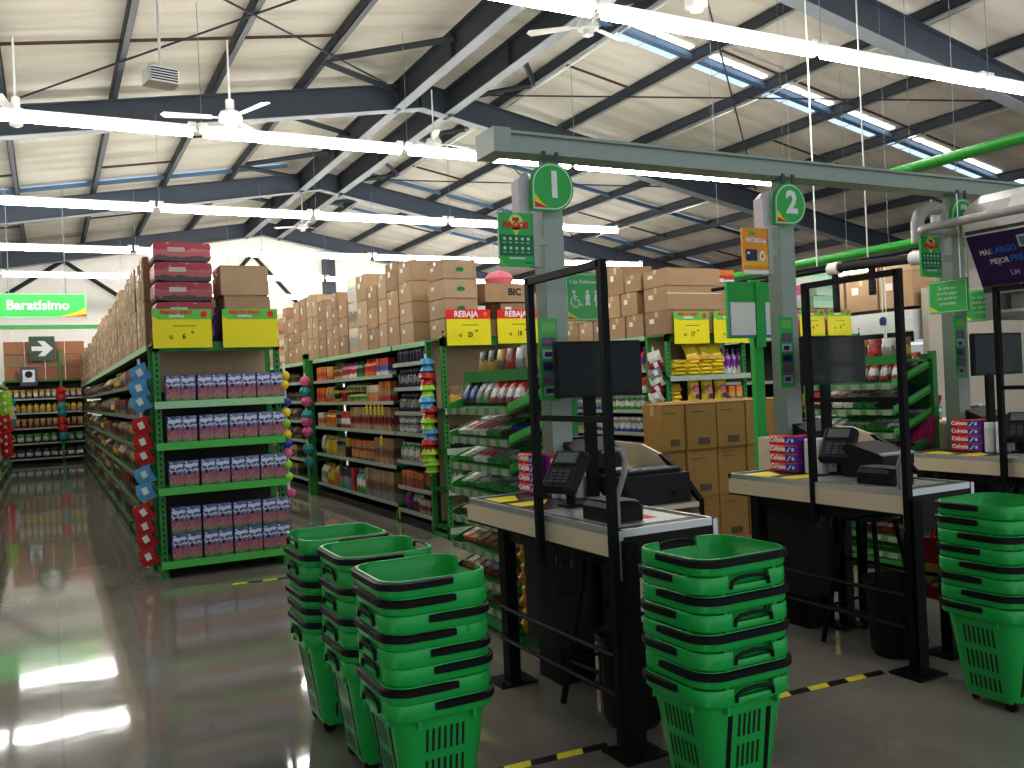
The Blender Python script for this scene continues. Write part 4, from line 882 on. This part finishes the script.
# bags
bm = mat('red_bag_print', (.40,.02,.03), .5); b = MB()
b.loft([[(-.02,-.15,0),(.02,-.15,0),(.02,.15,0),(-.02,.15,0)],[(-.05,-.16,.12),(.05,-.16,.12),(.05,.16,.12),(-.05,.16,.12)],[(-.03,-.13,.34),(.03,-.13,.34),(.03,.13,.34),(-.03,.13,.34)]], 0, True)
b.box(-.052,-.04,-.11,.11,.08,.2,1).tube([(0,-.1,.33),(0,-.06,.45),(0,.0,.5),(0,.06,.45),(0,.1,.33)], .012, 6, m=0)
b.build('shopping_bag', [bm, mat('bag_yellow_patch', (.62,.50,.04), .5)], None, (4.30, 3.22, .22), label='red shopping bag with yellow patch hanging beside the rightmost basket stack', cat='bag')
b = MB()
for q in range(5): b.tube([(5.99-.01*q,4.50+.02*q,1.27-.035*q),(5.90-.02*q,4.48+.02*q,1.2-.04*q),(5.84-.035*q,4.47+.02*q,1.08-.04*q),(5.82-.05*q,4.46+.02*q,.92-.03*q)], [.02,.035,.035,.02], 8)
b.build('magenta_bundle', mat('magenta_cloth', (.42,.015,.13), .6, bump=.6, scale=30), label='magenta folded bags hanging between the tilted rack and the third column', cat='bundle')

# ------------------------------------------------------------------ candy racks facing the aisle
CK = [('red','white','darkred'),('green','white','green'),('navy','blue','black'),('white','grey','green'),('gold','brown','orange'),('pink','red','white'),('teal','white','green'),('brown','gold','brown')]
def candy_rack(X, Y0, Y1, w, lev, themes):
    L = Y1-Y0; k = thing('candy_rack', 'green rack of tilted sweet trays by the '+w, 'rack', (X, Y0, 0))
    for y in (0, L):
        MB().box(.40,.45,y-.02,y+.02,0,1.62).box(.0,.45,y-.02,y+.02,0,.05).build('upright', GREEN, k)
    MB().box(.42,.44,.02,L-.02,.1,1.6).build('back_panel', GREEND, k)
    MB().box(.0,.42,.02,L-.02,.05,.09).box(-.01,.0,.0,L,.03,.1).build('base', GREEN, k)
    MB().box(.13,.42,.0,L,1.54,1.56).box(.12,.13,.0,L,1.53,1.60).build('top_shelf', GREEN, k)
    for z in lev:
        t = MB().loft([[(.0,0,z),(.0,L,z),(.0,L,z+.008),(.0,0,z+.008)],[(.40,0,z+.15),(.40,L,z+.15),(.40,L,z+.158),(.40,0,z+.158)]]).build('tray', GREEND, k)
        for y in (0, L-.012): MB().prism([(-.005,z-.005),(.40,z+.14),(.40,z+.20),(-.005,z+.055)], 'y', y, y+.012).build('tray_side', LIPB if z > .8 else GREEN, t)
        b = MB().box(-.012,-.004,.0,L,z-.01,z+.03)
        for q in range(int(L/.14)): b.box(-.016,-.012,.02+q*.14,.1+q*.14,z-.012,z+.028,1)
        b.build('price_rail', [mat('muted_green_rail',(.14,.27,.13),.4,noise=.1), mat('tag_pale_green',(.30,.40,.27),.4,noise=.12)], t)
    for li, z in enumerate(lev):
        n = int(L/.105); th = themes[li]
        for q in range(n):
            cs = th[int(q*len(th)/n)]; big = li == 0
            for r_ in range(2):
                xx = .11+r_*.17; zz = z+.012+xx*.375
                me = prod('bag' if big else 'box', .09, .03 if not big else .07, .15, *cs)
                if big: inst('sweet_bag', me, (X+xx-.02, Y0+.06+q*.105, zz), -PI/2, desc(cs,'bag')+' of sweets, top tray, rack by the '+w, 'bag', 'sweet bags in the top tray by the '+w, rx=-.45)
                else: inst('sweet_packet', me, (X+xx-.06, Y0+.06+q*.105, zz), -PI/2, desc(cs,'box').replace('product box','sweet packet')+' in the %s tray down, rack by the %s' % (NTH[li+1], w), 'packet', 'sweet packets in the %s tray by the %s' % (NTH[li+1], w), rx=-1.19)
    cs5 = [('black','gold','navy'),('gold','brown','gold'),('darkred','red','black'),('white','grey','red'),('brown','gold','brown')]
    n = int(L/.13)
    for q in range(n): inst('snack_bag', prod('bag', .13, .07, .17, *cs5[(n-1-q)*5//n]), (X+.21, Y0+.07+q*.13, 1.562), -PI/2, desc(cs5[(n-1-q)*5//n],'bag')+' of snacks on top of the rack by the '+w, 'bag', 'snack bags on top of the rack by the '+w)
RD=('red','white','darkred'); GN=('green','white','green'); BL=('navy','blue','black'); WH=('white','grey','green'); GD=('gold','brown','orange'); PK=('pink','red','white'); TL=('teal','white','green'); BR=('brown','gold','brown'); SV=('grey','white','darkred')
candy_rack(2.36, 4.58, 5.46, 'first till', [1.34,1.155,.985,.82,.64,.46,.28,.12], [[RD,RD,WH,BL],[BL,GN,PK,PK],[GN,WH,PK,WH],[GN,WH,TL,WH],[SV,WH,SV],[SV,BR,GD],[BR,SV,GD],[RD,GN]])
candy_rack(5.45, 4.46, 5.32, 'third till', [1.36,1.17,1.0,.8,.6,.42,.24,.12], [[RD,RD,WH,RD],[BL,GN,PK,RD],[WH,GN,GN],[SV,GN,WH],[GD,GD,BR],[RD,TL,WH],[RD,TL],[GN,GN]])
b = MB()
for q in range(9): b.tube([(2.40,4.53,.10+.065*q),(2.36+.02*(q%2),4.50,.14+.065*q),(2.41,4.53,.165+.065*q)], .03, 6)
b.build('sachet_strip', mat('mustard_sachets', (.60,.33,.03), .45, vary=.1), label='strip of mustard yellow sachets hanging under the far end of the first till', cat='strip')

# notice stand
k = thing('notice_stand', 'green notice stand with white papers in front of the second column', 'stand', (4.62, 5.0, 0))
MB().box(.01,.10,.0,.04,0,2.2).box(-.25,.25,-.15,.2,0,.02).build('pole', SGREEN, k)
MB().box(-.25,.26,-.03,-.005,1.77,2.18).box(.01,.09,-.045,-.03,1.70,2.18).build('board', SGREEN, k)
for x0, x1 in ((-.24,.005),(.095,.25)):
    p = MB().box(x0,x1,-.036,-.03,1.78,2.03).build('paper', WHITEP, k); MB().box(x0,x1,-.039,-.036,1.78,1.79).box(x0,x0+.008,-.039,-.036,1.78,2.03).build('blue_edge', mat('blue_edge', (.03,.25,.6), .4), p)

# ------------------------------------------------------------------ gantry
CXS = (2.475, 4.185, 5.84); CY = 4.235
b = MB().box(2.16,9.5,4.16,4.30,2.735,2.84,0).box(2.16,9.5,4.13,4.16,2.83,2.845,0).box(2.16,9.5,4.13,4.16,2.73,2.74,0).box(2.1,2.2,4.11,4.33,2.72,2.85,0)
b.build('gantry_beam', GREY, label='long grey green steel beam spanning above the three tills', cat='beam')
for i, x in enumerate(CXS):
    n = ['first', 'second', 'third'][i]
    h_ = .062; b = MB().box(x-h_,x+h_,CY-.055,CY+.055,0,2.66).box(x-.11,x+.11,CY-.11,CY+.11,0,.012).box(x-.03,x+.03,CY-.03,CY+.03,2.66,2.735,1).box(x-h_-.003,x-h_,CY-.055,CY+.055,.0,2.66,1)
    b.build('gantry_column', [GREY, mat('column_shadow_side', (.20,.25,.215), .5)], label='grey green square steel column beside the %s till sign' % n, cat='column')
    # number sign (round with one square corner)
    s = thing('number_sign', 'round green sign with white numeral %s hanging from the beam' % ONE[i+1], 'sign', (x-.045, CY-.13, 2.55))
    def drop(rr): return [(rr*math.cos(a), rr*math.sin(a)) for a in [-PI/2+1.5*PI*q/30 for q in range(31)]]+[(-rr, -rr)]
    MB().prism(drop(.13), 'y', -.012, .012).build('rim', SGREEN, s)
    MB().prism(drop(.121), 'y', -.0135, -.012).build('white_ring', WHITEP, s); MB().prism(drop(.115), 'y', -.015, -.0135).build('face', SGREEN2 if 0 else SGREEN, s)
    MB().prism([(-.114,-.114),(-.03,-.114),(-.07,-.09),(-.114,-.04)], 'y', -.0162, -.015).build('yellow_flash', YEL, s)
    MB().prism([(-.114,-.114),(-.03,-.114),(-.114,-.085)], 'y', -.0172, -.0162).build('red_flash', RED, s)
    text(str(i+1), .19, WHITEP, s, (.008,-.017,.005), bold=.04, name='numeral')
    for xx in (-.05,.03): MB().box(xx,xx+.02,-.005,.005,.12,.19).build('hanger', STEEL, s)
    # picture strip on the column
    s = thing('picture_strip', 'green strip of small product pictures on the %s column' % n, 'sign', (x-.12, CY-.10, 1.41))
    MB().box(-.03,.085,-.006,.004,0,.44).build('card', SGREEN, s)
    for q in range(5):
        MB().box(-.012,.068,-.0085,-.006,.03+q*.065,.078+q*.065).build('picture', [mat('pic_%d' % q, [(.5,.5,.55),(.25,.12,.3),(.03,.05,.35),(.55,.58,.62),(.12,.10,.25)][q], .4)], s)
        MB().box(.0,.045,-.0095,-.0085,.04+q*.065,.065+q*.065).build('picture_figure', [mat('pf_%d' % (q%3), [(.03,.03,.12),(.35,.1,.3),(.02,.02,.05)][q%3], .4)], s)
    MB().box(-.015,.07,-.0085,-.006,.37,.42).build('heading', SGREEN2, s)
    # white sensor box
    MB().box(-.035,.035,-.03,.05,0,.19).prism([(-.03,.19),(.035,.19),(.02,.235)], 'y', -.03, .05).build('white_bracket_box', mat('lilac_white_plastic', (.62,.56,.60), .5), None, (x-.19, CY-.06, 2.40), label='pale upright box fixed left of number sign %s' % ONE[i+1], cat='box')
    if i == 1:
        s = thing('poster_sign', 'orange poster with a blue card picture left of number sign two', 'sign', (x-.34, CY-.13, 2.25))
        MB().box(-.1,.1,-.004,.012,-.14,.14).build('board', mat('poster_orange', (.83,.33,.03), .4), s); MB().box(-.1,.1,-.0055,-.004,-.14,-.115).build('white_foot', WHITEP, s)
        MB().box(-.1,.1,-.0052,-.004,-.09,-.02).build('yellow_band', mat('poster_amber', (.85,.5,.04), .4), s)
        MB().box(-.08,.01,-.007,-.0052,-.06,.01).build('card_picture', mat('card_navy', (.02,.03,.12), .3), s); MB().box(-.07,-.05,-.008,-.007,-.02,-.005).build('card_chip', ALU, s)
        MB().lathe([(.022,0),(.022,.0015)], 14, M=Matrix.Translation((.05,-.006,-.03)) @ Matrix.Rotation(PI/2,4,'X') @ Matrix.Diagonal((1,1.5,1,1))).build('white_oval', WHITEP, s)
        text('RECIBES', .036, WHITEP, s, (-.015,-.006,.065), bold=.03); text('+', .06, WHITEP, s, (.07,-.006,.055), bold=.03); text('$', .03, RED, s, (.05,-.009,-.03), bold=.03)
        MB().box(-.05,0,-.0055,-.004,.095,.12).build('green_mark', SGREEN, s)
    else:
        s = thing('poster_sign', 'green PAGOS poster with two rows of payment icons left of number sign %s' % ONE[i+1], 'sign', (x-.275 if i == 0 else x-.4, CY-.13, 2.26))
        MB().box(-.1,.1,-.004,.012,-.14,.14).build('board', SGREEN, s); MB().box(-.1,.1,-.0055,-.004,-.085,.025).build('dark_band', SDKG, s)
        MB().lathe([(.042,0),(.042,.002)], 16, M=Matrix.Translation((0,-.004,.092)) @ Matrix.Rotation(PI/2,4,'X')).prism([(-.03,.07),(.03,.07),(0,.02)], 'y', -.006, -.004).build('yellow_drop', mat('drop_yellow', (.75,.72,.15), .4), s)
        text('MIS', .026, mat('pagos_purple', (.3,.03,.15), .4), s, (0,-.007,.105), bold=.04); text('PAGOS', .046, RED, s, (0,-.007,.075), bold=.05)
        b = MB()
        for q in range(10): b.lathe([(.009,0),(.009,.0012)], 6+q % 3, M=Matrix.Translation((-.07+(q%5)*.035,-.0055,.005-(q//5)*.05)) @ Matrix.Rotation(PI/2,4,'X')); b.box(-.08+(q%5)*.035,-.062+(q%5)*.035,-.0065,-.0055,-.018-(q//5)*.05,-.014-(q//5)*.05)
        b.build('icons', mat('icon_pale', (.55,.75,.6), .5), s)
        MB().box(-.045,.05,-.0055,-.004,-.1,-.093).build('caption', WHITEP, s); MB().box(.05,.09,-.0055,-.004,-.125,-.115).build('caption', SDKG, s)
        MB().prism([(-.1,-.14),(-.05,-.14),(-.08,-.12),(-.1,-.09)], 'y', -.006, -.004).build('yellow_flash', SGREEN2, s)
    MB().box(.1,.135,-.01,.05,-.14,.145).build('frame_box', mat('frame_grey', (.42,.46,.42), .5), s)
    MB().box(.12,.2 if i < 2 else .32,.02,.04,-.02,.02).build('bracket', GREY, s)

# wheelchair sign
s = thing('priority_till_sign', 'green priority till sign with wheelchair and two figures right of the first column', 'sign', (2.735, 4.30, 1.985))
MB().box(-.13,.13,-.006,.006,-.135,.135).box(-.22,-.13,.0,.01,.0,.03,1).build('board', [SGREEN, GREY], s)
MB().box(-.125,.125,-.0075,-.006,.126,.129).box(-.125,.125,-.0075,-.006,-.129,-.126).box(.122,.125,-.0075,-.006,-.129,.129).box(-.125,-.122,-.0075,-.006,-.129,.129).build('border', WHITEP, s)
text('Caja Preferencial', .031, WHITEP, s, (0,-.008,.085), bold=.01)
def disc(b, x, z, r_, e=1.): return b.lathe([(r_,0),(r_,.0015)], 14, M=Matrix.Translation((x,-.0065,z)) @ Matrix.Rotation(PI/2,4,'X') @ Matrix.Diagonal((1,e,1,1)))
b = disc(MB(), -.078, .028, .010)
b.tube([(-.078,-.008,.016),(-.074,-.008,-.018),(-.05,-.008,-.02),(-.036,-.008,-.048),(-.026,-.008,-.045)], .0055, 5); b.tube([(-.076,-.008,.0),(-.055,-.008,.0)], .0045, 5)
b.tube([(-.07+.03*math.cos(a),-.008,-.028+.03*math.sin(a)) for a in [2.2+q*.42 for q in range(10)]], .004, 5)
b.build('wheelchair_symbol', WHITEP, s)
b = disc(MB(), .012, .028, .010); b.prism([(0,.016),(.024,.016),(.028,-.01),(.022,-.02),(.03,-.05),(.012,-.044),(-.006,-.05),(.002,-.02),(-.004,-.01)], 'y', -.0085, -.0065).build('person_symbol', WHITEP, s)
b = disc(MB(), .07, .028, .010); b.prism([(.062,.016),(.078,.016),(.086,.0),(.088,-.014),(.08,-.026),(.078,-.055),(.064,-.055),(.064,-.022),(.054,-.02)], 'y', -.0085, -.0065).build('expectant_symbol', WHITEP, s)
MB().prism([(-.12,-.124),(-.05,-.124),(-.12,-.085)], 'y', -.0075, -.006).build('yellow_flash', YEL, s)
MB().prism([(-.12,-.124),(-.06,-.124),(-.12,-.11)], 'y', -.0085, -.0075).build('red_flash', RED, s)

# text boards at the third column, facing the aisle
for j, (x, y, z, w) in enumerate([(5.60, 4.10, 1.985, 'nearer green notice board with white border beside the third column'), (6.05, 4.16, 1.93, 'green notice board half hidden behind the nearer one at the third column')]):
    s = thing('notice_board', w, 'sign', (x, y, z))
    MB().box(-.006,.006,-.15,.15,-.115,.115).build('board', SGREEN, s)
    MB().box(-.0075,-.006,-.145,.145,.104,.107).box(-.0075,-.006,-.145,.145,-.107,-.104).box(-.0075,-.006,.142,.145,-.107,.107).box(-.0075,-.006,-.145,-.142,-.107,.107).build('border', WHITEP, s)
    for q, ln in enumerate(['En esta caja', 'puedes pagar', 'tus servicios', 'y recargas']): text(ln, .03, WHITEP, s, (-.008, 0, .06-q*.036), (PI/2,0,-PI/2), bold=.0)
    MB().prism([(.14,-.10),(.07,-.10),(.14,-.06)], 'x', -.0075, -.006).build('yellow_flash', YEL, s)
    for yy in (-.1,.1): MB().tube([(0,yy,.115),(0,yy,.7)], .005, 4).build('hanger_wire', ALU, s)

# overhead dispenser case at the third till
s = thing('overhead_case', 'overhead display case with purple MÁS LARGO banner at the right edge', 'case', (5.53, 2.3, 0))
CG = mat('case_grey', (.36,.34,.32), .4); CW = mat('case_white', (.60,.58,.55), .35)
MB().prism([(0,2.37),(.0,2.46),(.07,2.58),(.22,2.66),(.5,2.68),(.62,2.6),(.62,2.34),(.0,2.36)], 'y', 0, 1.62).build('hood', CW, s)
MB().prism([(.0,2.475),(.068,2.583),(.06,2.59),(-.008,2.48)], 'y', .2, 1.3).build('lamp_cover', WHITE, s)
MB().prism([(.0,2.37),(.16,2.02),(.20,2.02),(.05,2.37)], 'y', 0, 1.6).build('banner', mat('banner_purple', (.045,.01,.10), .3), s)
nrm = Vector((-.35, 0, -.16)).normalized(); ang = math.atan2(.16, .35)
def onb(t, y, off=.003): return (.16*t-off*.91, y, 2.37-.35*t-off*.41)
rot = Matrix((Vector((0,-1,0)), Vector((-.16,0,.35)).normalized(), Vector((0,-1,0)).cross(Vector((-.16,0,.35)).normalized()))).transposed().to_euler()
text('MÁS', .052, WHITEP, s, onb(.36, 1.50), rot, bold=.0, sx=.8); text('LARGO', .058, mat('banner_blue', (.03,.16,.62), .4), s, onb(.35, 1.37), rot, bold=.02, sx=.9)
text('MEJOR', .056, WHITEP, s, onb(.54, 1.42), rot, bold=.0, sx=.8); text('PRECIO', .062, mat('banner_blue', (.03,.16,.62), .4), s, onb(.53, 1.25), rot, bold=.02, sx=.9)
text('LM', .05, mat('banner_lilac', (.4,.3,.6), .4), s, onb(.78, 1.34), rot, bold=.02)
M2 = Matrix.Translation(onb(.24, 1.16)) @ rot.to_matrix().to_4x4()
MB().box(-.1,.12,-.04,.04,0,.004,M=M2).box(-.085,.12,-.028,.028,.004,.006,1,M=M2).build('pale_plaque', [CW, mat('plaque_teal', (.08,.2,.25), .4)], s)
MB().prism([(.13,2.03),(.14,1.985),(.21,1.985),(.2,2.03)], 'y', 0, 1.58).build('text_strip', mat('strip_dark', (.06,.055,.05), .5), s)
text('LA MUNDO DE LOS MEJORES LA MUNDO DE', .04, WHITEP, s, (.128, .95, 2.008), (PI/2,0,-PI/2), bold=.0, sx=.9)
MB().prism([(.0,2.372),(-.004,2.395),(.03,2.395),(.03,2.372)], 'y', 0, 1.6).build('upper_strip', mat('strip_dark', (.06,.055,.05), .5), s)
MB().box(.15,.6,1.5,1.58,1.80,1.99).box(.15,.6,0,1.5,1.97,1.985).prism([(.15,1.84),(.19,1.80),(.6,1.80),(.6,1.82),(.2,1.82),(.16,1.86)], 'y', 0, 1.58).build('frame', CG, s)
for q in range(8): 
    c_ = MB().box(.2,.5,.1+q*.17,.24+q*.17,1.825,1.965).build('compartment', mat('compartment_%d' % (q%3), [(.05,.04,.03),(.20,.18,.14),(.10,.12,.08)][q%3], .6), s)
for yy in (.4,1.3): MB().tube([(.5,yy,2.5),(.5,yy,4.9)], .015, 6).build('hanger_rod', ALU, s)
PG = mat('grey_plastic_pipe', (.42,.40,.39), .35)
MB().tube([(5.2,2.3,2.42),(5.2,3.8,2.42),(5.205,3.95,2.42),(5.25,4.02,2.42),(5.34,4.05,2.42),(5.74,4.06,2.42)], .028, 12).build('bumper_pipe', PG, label='thick grey pipe running toward the camera above the third till', cat='pipe')
MB().tube([(5.38,4.15,2.36),(5.38,4.15,2.5),(5.41,4.15,2.56),(5.47,4.15,2.6),(5.60,4.15,2.61)], .045, 12).build('duct_elbow', PG, label='fat grey duct elbow left of number sign three', cat='pipe')

# dark lagged pipe with white collars behind the second till
k = thing('lagged_pipe', 'dark insulated pipe with white collars behind the second till screen', 'pipe', (6.6, 5.12, 2.46))
MB().tube([(0,0,-.03),(0,.85,0)], .042, 12).tube([(.06,.1,.05),(.06,2.3,.05)], .022, 8).build('pipe', mat('black_lagging', (.02,.02,.02), .7, bump=.4, scale=30), k)
for y in (-.08, .82): MB().tube([(0,y,-.03*(y < 0)),(0,y+.12,-.03*(y < 0))], .06, 16).build('collar', WHITE, k)
MB().tube([(0,.93,0),(-.02,2.6,.0)], .022, 8).build('thin_pipe', BLACK, k)
for yy in (.5,1.1): MB().tube([(.0,yy,.05),(.0,yy,3.0)], .008, 5).build('hanger_wire', WHITE, k)
for j, (x, y, z0, z1) in enumerate([(6.6,6.0,2.08,2.42),(6.62,5.6,2.2,2.45)]): MB().box(-.022,.022,-.022,.022,0,z1-z0).lathe([(.03,-.03),(.035,.0)], 8).build('hanging_probe', BLACK, None, (x,y,z0), label='black hanging rod below the lagged pipe, %s' % ['longer one farther back','shorter one nearer'][j], cat='rod')
k = thing('pulley_cord', 'white cords ending in a small blue pulley in front of the white fridge', 'cord', (8.9, 7.4, 2.02))
MB().tube([(0,0,.12),(0,0,.9)], .008, 5).tube([(.06,0,.12),(.06,0,.9)], .008, 5).tube([(.03,0,0),(.03,0,-.15)], .02, 6).build('cord', WHITE, k); MB().lathe([(.03,0),(.04,.03),(.04,.08),(.02,.1)], 12).build('pulley', mat('pulley_blue', (.03,.06,.25), .4), k)
MB().box(-.55,.55,-.04,.04,-.02,.05).build('short_light', glow('short_tube', (1,.97,.92), 14), None, (10.6, 9.6, 2.95), PI/2, label='short bright light glowing behind number sign two', cat='light')
# far low clutter seen at the right
for j in range(5): put('can', .1, .1, .13, ('white','teal','red'), (6.6+j*.2, 5.6, 1.0), 0, 'white tin on the low stand behind the third column', 'tins on the low stand')
MB().box(6.45,7.7,5.45,5.8,.96,1.0).box(6.5,6.56,5.5,5.56,0,.96).box(7.6,7.66,5.5,5.56,0,.96).box(6.5,6.56,5.7,5.76,0,.96).box(7.6,7.66,5.7,5.76,0,.96).build('low_stand', WHITE, label='low white stand behind the third till', cat='stand')

# ------------------------------------------------------------------ basket stacks
def basket():
    t = thing('shopping_basket', 'x', 'basket'); A, Bb, RC = .205, .195, .085
    def ring(a, c, rc, z, notch=0.):
        pts = []
        def pt(x, y):
            zz = z
            if notch and abs(x) < .088 and y < -c*.9: zz -= notch
            pts.append((x, y, zz))
        for x in (-.0881,-.0879,-.04,.04,.0879,.0881): pt(x, -c)
        for (cx, cy_, a0) in ((a-rc,-c+rc,-PI/2),(a-rc,c-rc,0),(-a+rc,c-rc,PI/2),(-a+rc,-c+rc,PI)):
            for q in range(7): an = a0+PI/2*q/6; pt(cx+rc*math.cos(an), cy_+rc*math.sin(an))
        return pts
    H = .46
    b = MB().loft([ring(.12,.115,.035,.035),ring(.13,.125,.045,.055),ring(A-.022,Bb-.022,RC-.01,H-.058),ring(A-.004,Bb-.004,RC,H-.058),ring(A,Bb,RC,H-.052),ring(A,Bb,RC,H-.006,.034),ring(A-.003,Bb-.003,RC,H,.034),ring(A-.010,Bb-.010,RC-.004,H,.034),
                   ring(A-.012,Bb-.012,RC-.004,H-.045),ring(A-.024,Bb-.024,RC-.01,H-.058),ring(.12,.115,.04,.062)], 0, False)
    b.s = [True]*len(b.s)
    for side in range(4):                                    # dark ventilation slots, three rows
        a, c = (.1725, .1625)
        for row, (z0, z1) in enumerate(((.28,.36),(.17,.25),(.08,.14))):
            for q in range(-3, 4):
                if side in (0,) and abs(q) == 3: continue
                for zz0, zz1 in ((z0, z1),):
                    k0 = .130+(A-.022-.130)*((zz0-.055)/(H-.113)); k1 = .130+(A-.022-.130)*((zz1-.055)/(H-.113)); s_ = q*.022
                    w = .0045
                    if side in (0, 2):
                        sg = -1 if side == 0 else 1; y0, y1 = sg*(k0-.005-(zz0*.0125)+.0025), sg*(k1-.005-(zz1*.0125)+.0025)
                        b.add([(s_-w,y0,zz0),(s_+w,y0,zz0),(s_+w,y1,zz1),(s_-w,y1,zz1)], [(0,1,2,3)], 1)
                    else:
                        sg = -1 if side == 3 else 1; x0, x1 = sg*(k0+.0012), sg*(k1+.0012)
                        b.add([(x0,s_-w,zz0),(x0,s_+w,zz0),(x1,s_+w,zz1),(x1,s_-w,zz1)], [(0,1,2,3)], 1)
    # ribs just under the rim
    for sx in (-1,1):
        for sy_ in (-1,1): b.box(sx*.11-.006,sx*.11+.006,sy_*(Bb-.012)-.008,sy_*(Bb-.012)+.008,H-.085,H-.056).box(sx*(A-.012)-.008,sx*(A-.012)+.008,sy_*.1-.006,sy_*.1+.006,H-.085,H-.056)
    o = b.build('basket_body', [BGREEN, INK], t)
    MB().tube([(-.082,-Bb-.004,H-.044),(-.078,-Bb-.006,H-.020),(-.055,-Bb-.006,H-.010),(0,-Bb-.006,H-.006),(.055,-Bb-.006,H-.010),(.078,-Bb-.006,H-.020),(.082,-Bb-.004,H-.044)], .0062, 6).build('grip_handle', PLB, t)
    path = [(A+.004,-.045)]+[(A+.004, y) for y in (0,.06)]
    for (cx, cy_, a0) in ((A-RC,Bb-RC,0),(-A+RC,Bb-RC,PI/2)):
        for q in range(7): an = a0+PI/2*q/6; path.append((cx+(RC+.004)*math.cos(an), cy_+(RC+.004)*math.sin(an)))
    path += [(-A-.004, y) for y in (.06,0,-.045)]
    rings = []
    for i_, p in enumerate(path):
        q0 = Vector(path[max(i_-1,0)]); q1 = Vector(path[min(i_+1,len(path)-1)]); d = (q1-q0).normalized(); nx, ny = d.y, -d.x
        zc = H-.017; h = .0145 if 0 < i_ < len(path)-1 else .012
        rings.append([(p[0]-nx*.003,p[1]-ny*.003,zc-h),(p[0]+nx*.007,p[1]+ny*.007,zc-h*.8),(p[0]+nx*.008,p[1]+ny*.008,zc+h*.7),(p[0]-nx*.003,p[1]-ny*.003,zc+h)])
    MB().loft(rings, 0, False).build('carry_handle', PLB, t)
    for sx in (-1,1): MB().loft([[(sx*.085-.009,y-.004,z),(sx*.085+.009,y-.004,z),(sx*.085+.009,y+.006,z),(sx*.085-.009,y+.006,z)] for y, z in ((-.1235,.07),(-.1665,.36))]).build('handle_rail', PLB, t)
    for sx in (-1,1): MB().lathe([(.028,-.012),(.03,-.008),(.03,.008),(.028,.012)], 14, M=Matrix.Translation((sx*.10,-.09,.03)) @ Matrix.Rotation(PI/2,4,'Y')).build('wheel', PLB, t)
    for sx in (-1,1): MB().lathe([(.016,-.008),(.018,0),(.016,.008)], 10, M=Matrix.Translation((sx*.08,.09,.018)) @ Matrix.Rotation(PI/2,4,'Y')).box(sx*.08-.01,sx*.08+.01,.08,.10,.02,.04).build('caster', PLB, t)
    MB().box(.02,.11,Bb-.035,Bb-.0325,H-.09,H-.06,M=Matrix.Identity(4)).build('label_sticker', WHITEP, t)
    return t
BK = basket(); firstb = True
NM = ['bottom','seventh from the top','sixth from the top','fifth from the top','fourth from the top','third from the top','second from the top','topmost']
STK = [(1.144,4.01,PI/2,[1,0,0,0,0,1,0,1],'rearmost left stack'), (1.165,3.51,PI/2,[1,0,1,0,1,0,1,0],'middle left stack'), (1.148,2.985,PI/2,[1,0,1,1,0,1,0,0],'front left stack'),
       (2.07,2.50,0,[0,1,0,1,0,1,0,1],'stack in front of the first till'), (3.725,2.53,0,[0,1,0,1,0,1,0,0],'stack at the right picture edge')]
for (x, y, rz, al, w) in STK:
    for k in range(8):
        o = BK if firstb else copy_tree(BK); firstb = False
        # al 1: the carry handle lies toward the camera side
        base = rz if rz else 0.
        o.location = (x+R.uniform(-.004,.004), y+R.uniform(-.004,.004), k*(.0625 if not rz else .0585)); o.rotation_euler.z = (base-PI if (al[k] and not rz) else base if not rz else (PI/2 if al[k] == 0 else -PI/2))+R.uniform(-.015,.015)
        tag(o, 'green shopping basket, %s, %s' % (NM[k], w), 'basket', 'baskets in the '+w)

# ------------------------------------------------------------------ light
wd = bpy.data.worlds.new('world'); scene.world = wd; wd.use_nodes = True
bg = wd.node_tree.nodes['Background']; bg.inputs[0].default_value = (.85,.92,1,1); bg.inputs[1].default_value = .95
def area(n, loc, rot, sx, sy_, e, c=(1,.97,.93)):
    l = bpy.data.lights.new(n, 'AREA'); l.shape = 'RECTANGLE'; l.size = sx; l.size_y = sy_; l.energy = e; l.color = c
    o = bpy.data.objects.new(n, l); col.objects.link(o); o.location = loc; o.rotation_euler = rot; o['kind'] = 'helper'
scene.view_settings.view_transform = 'Standard'
scene.view_settings.look = 'None'; scene.view_settings.exposure = .27; scene.view_settings.gamma = .86
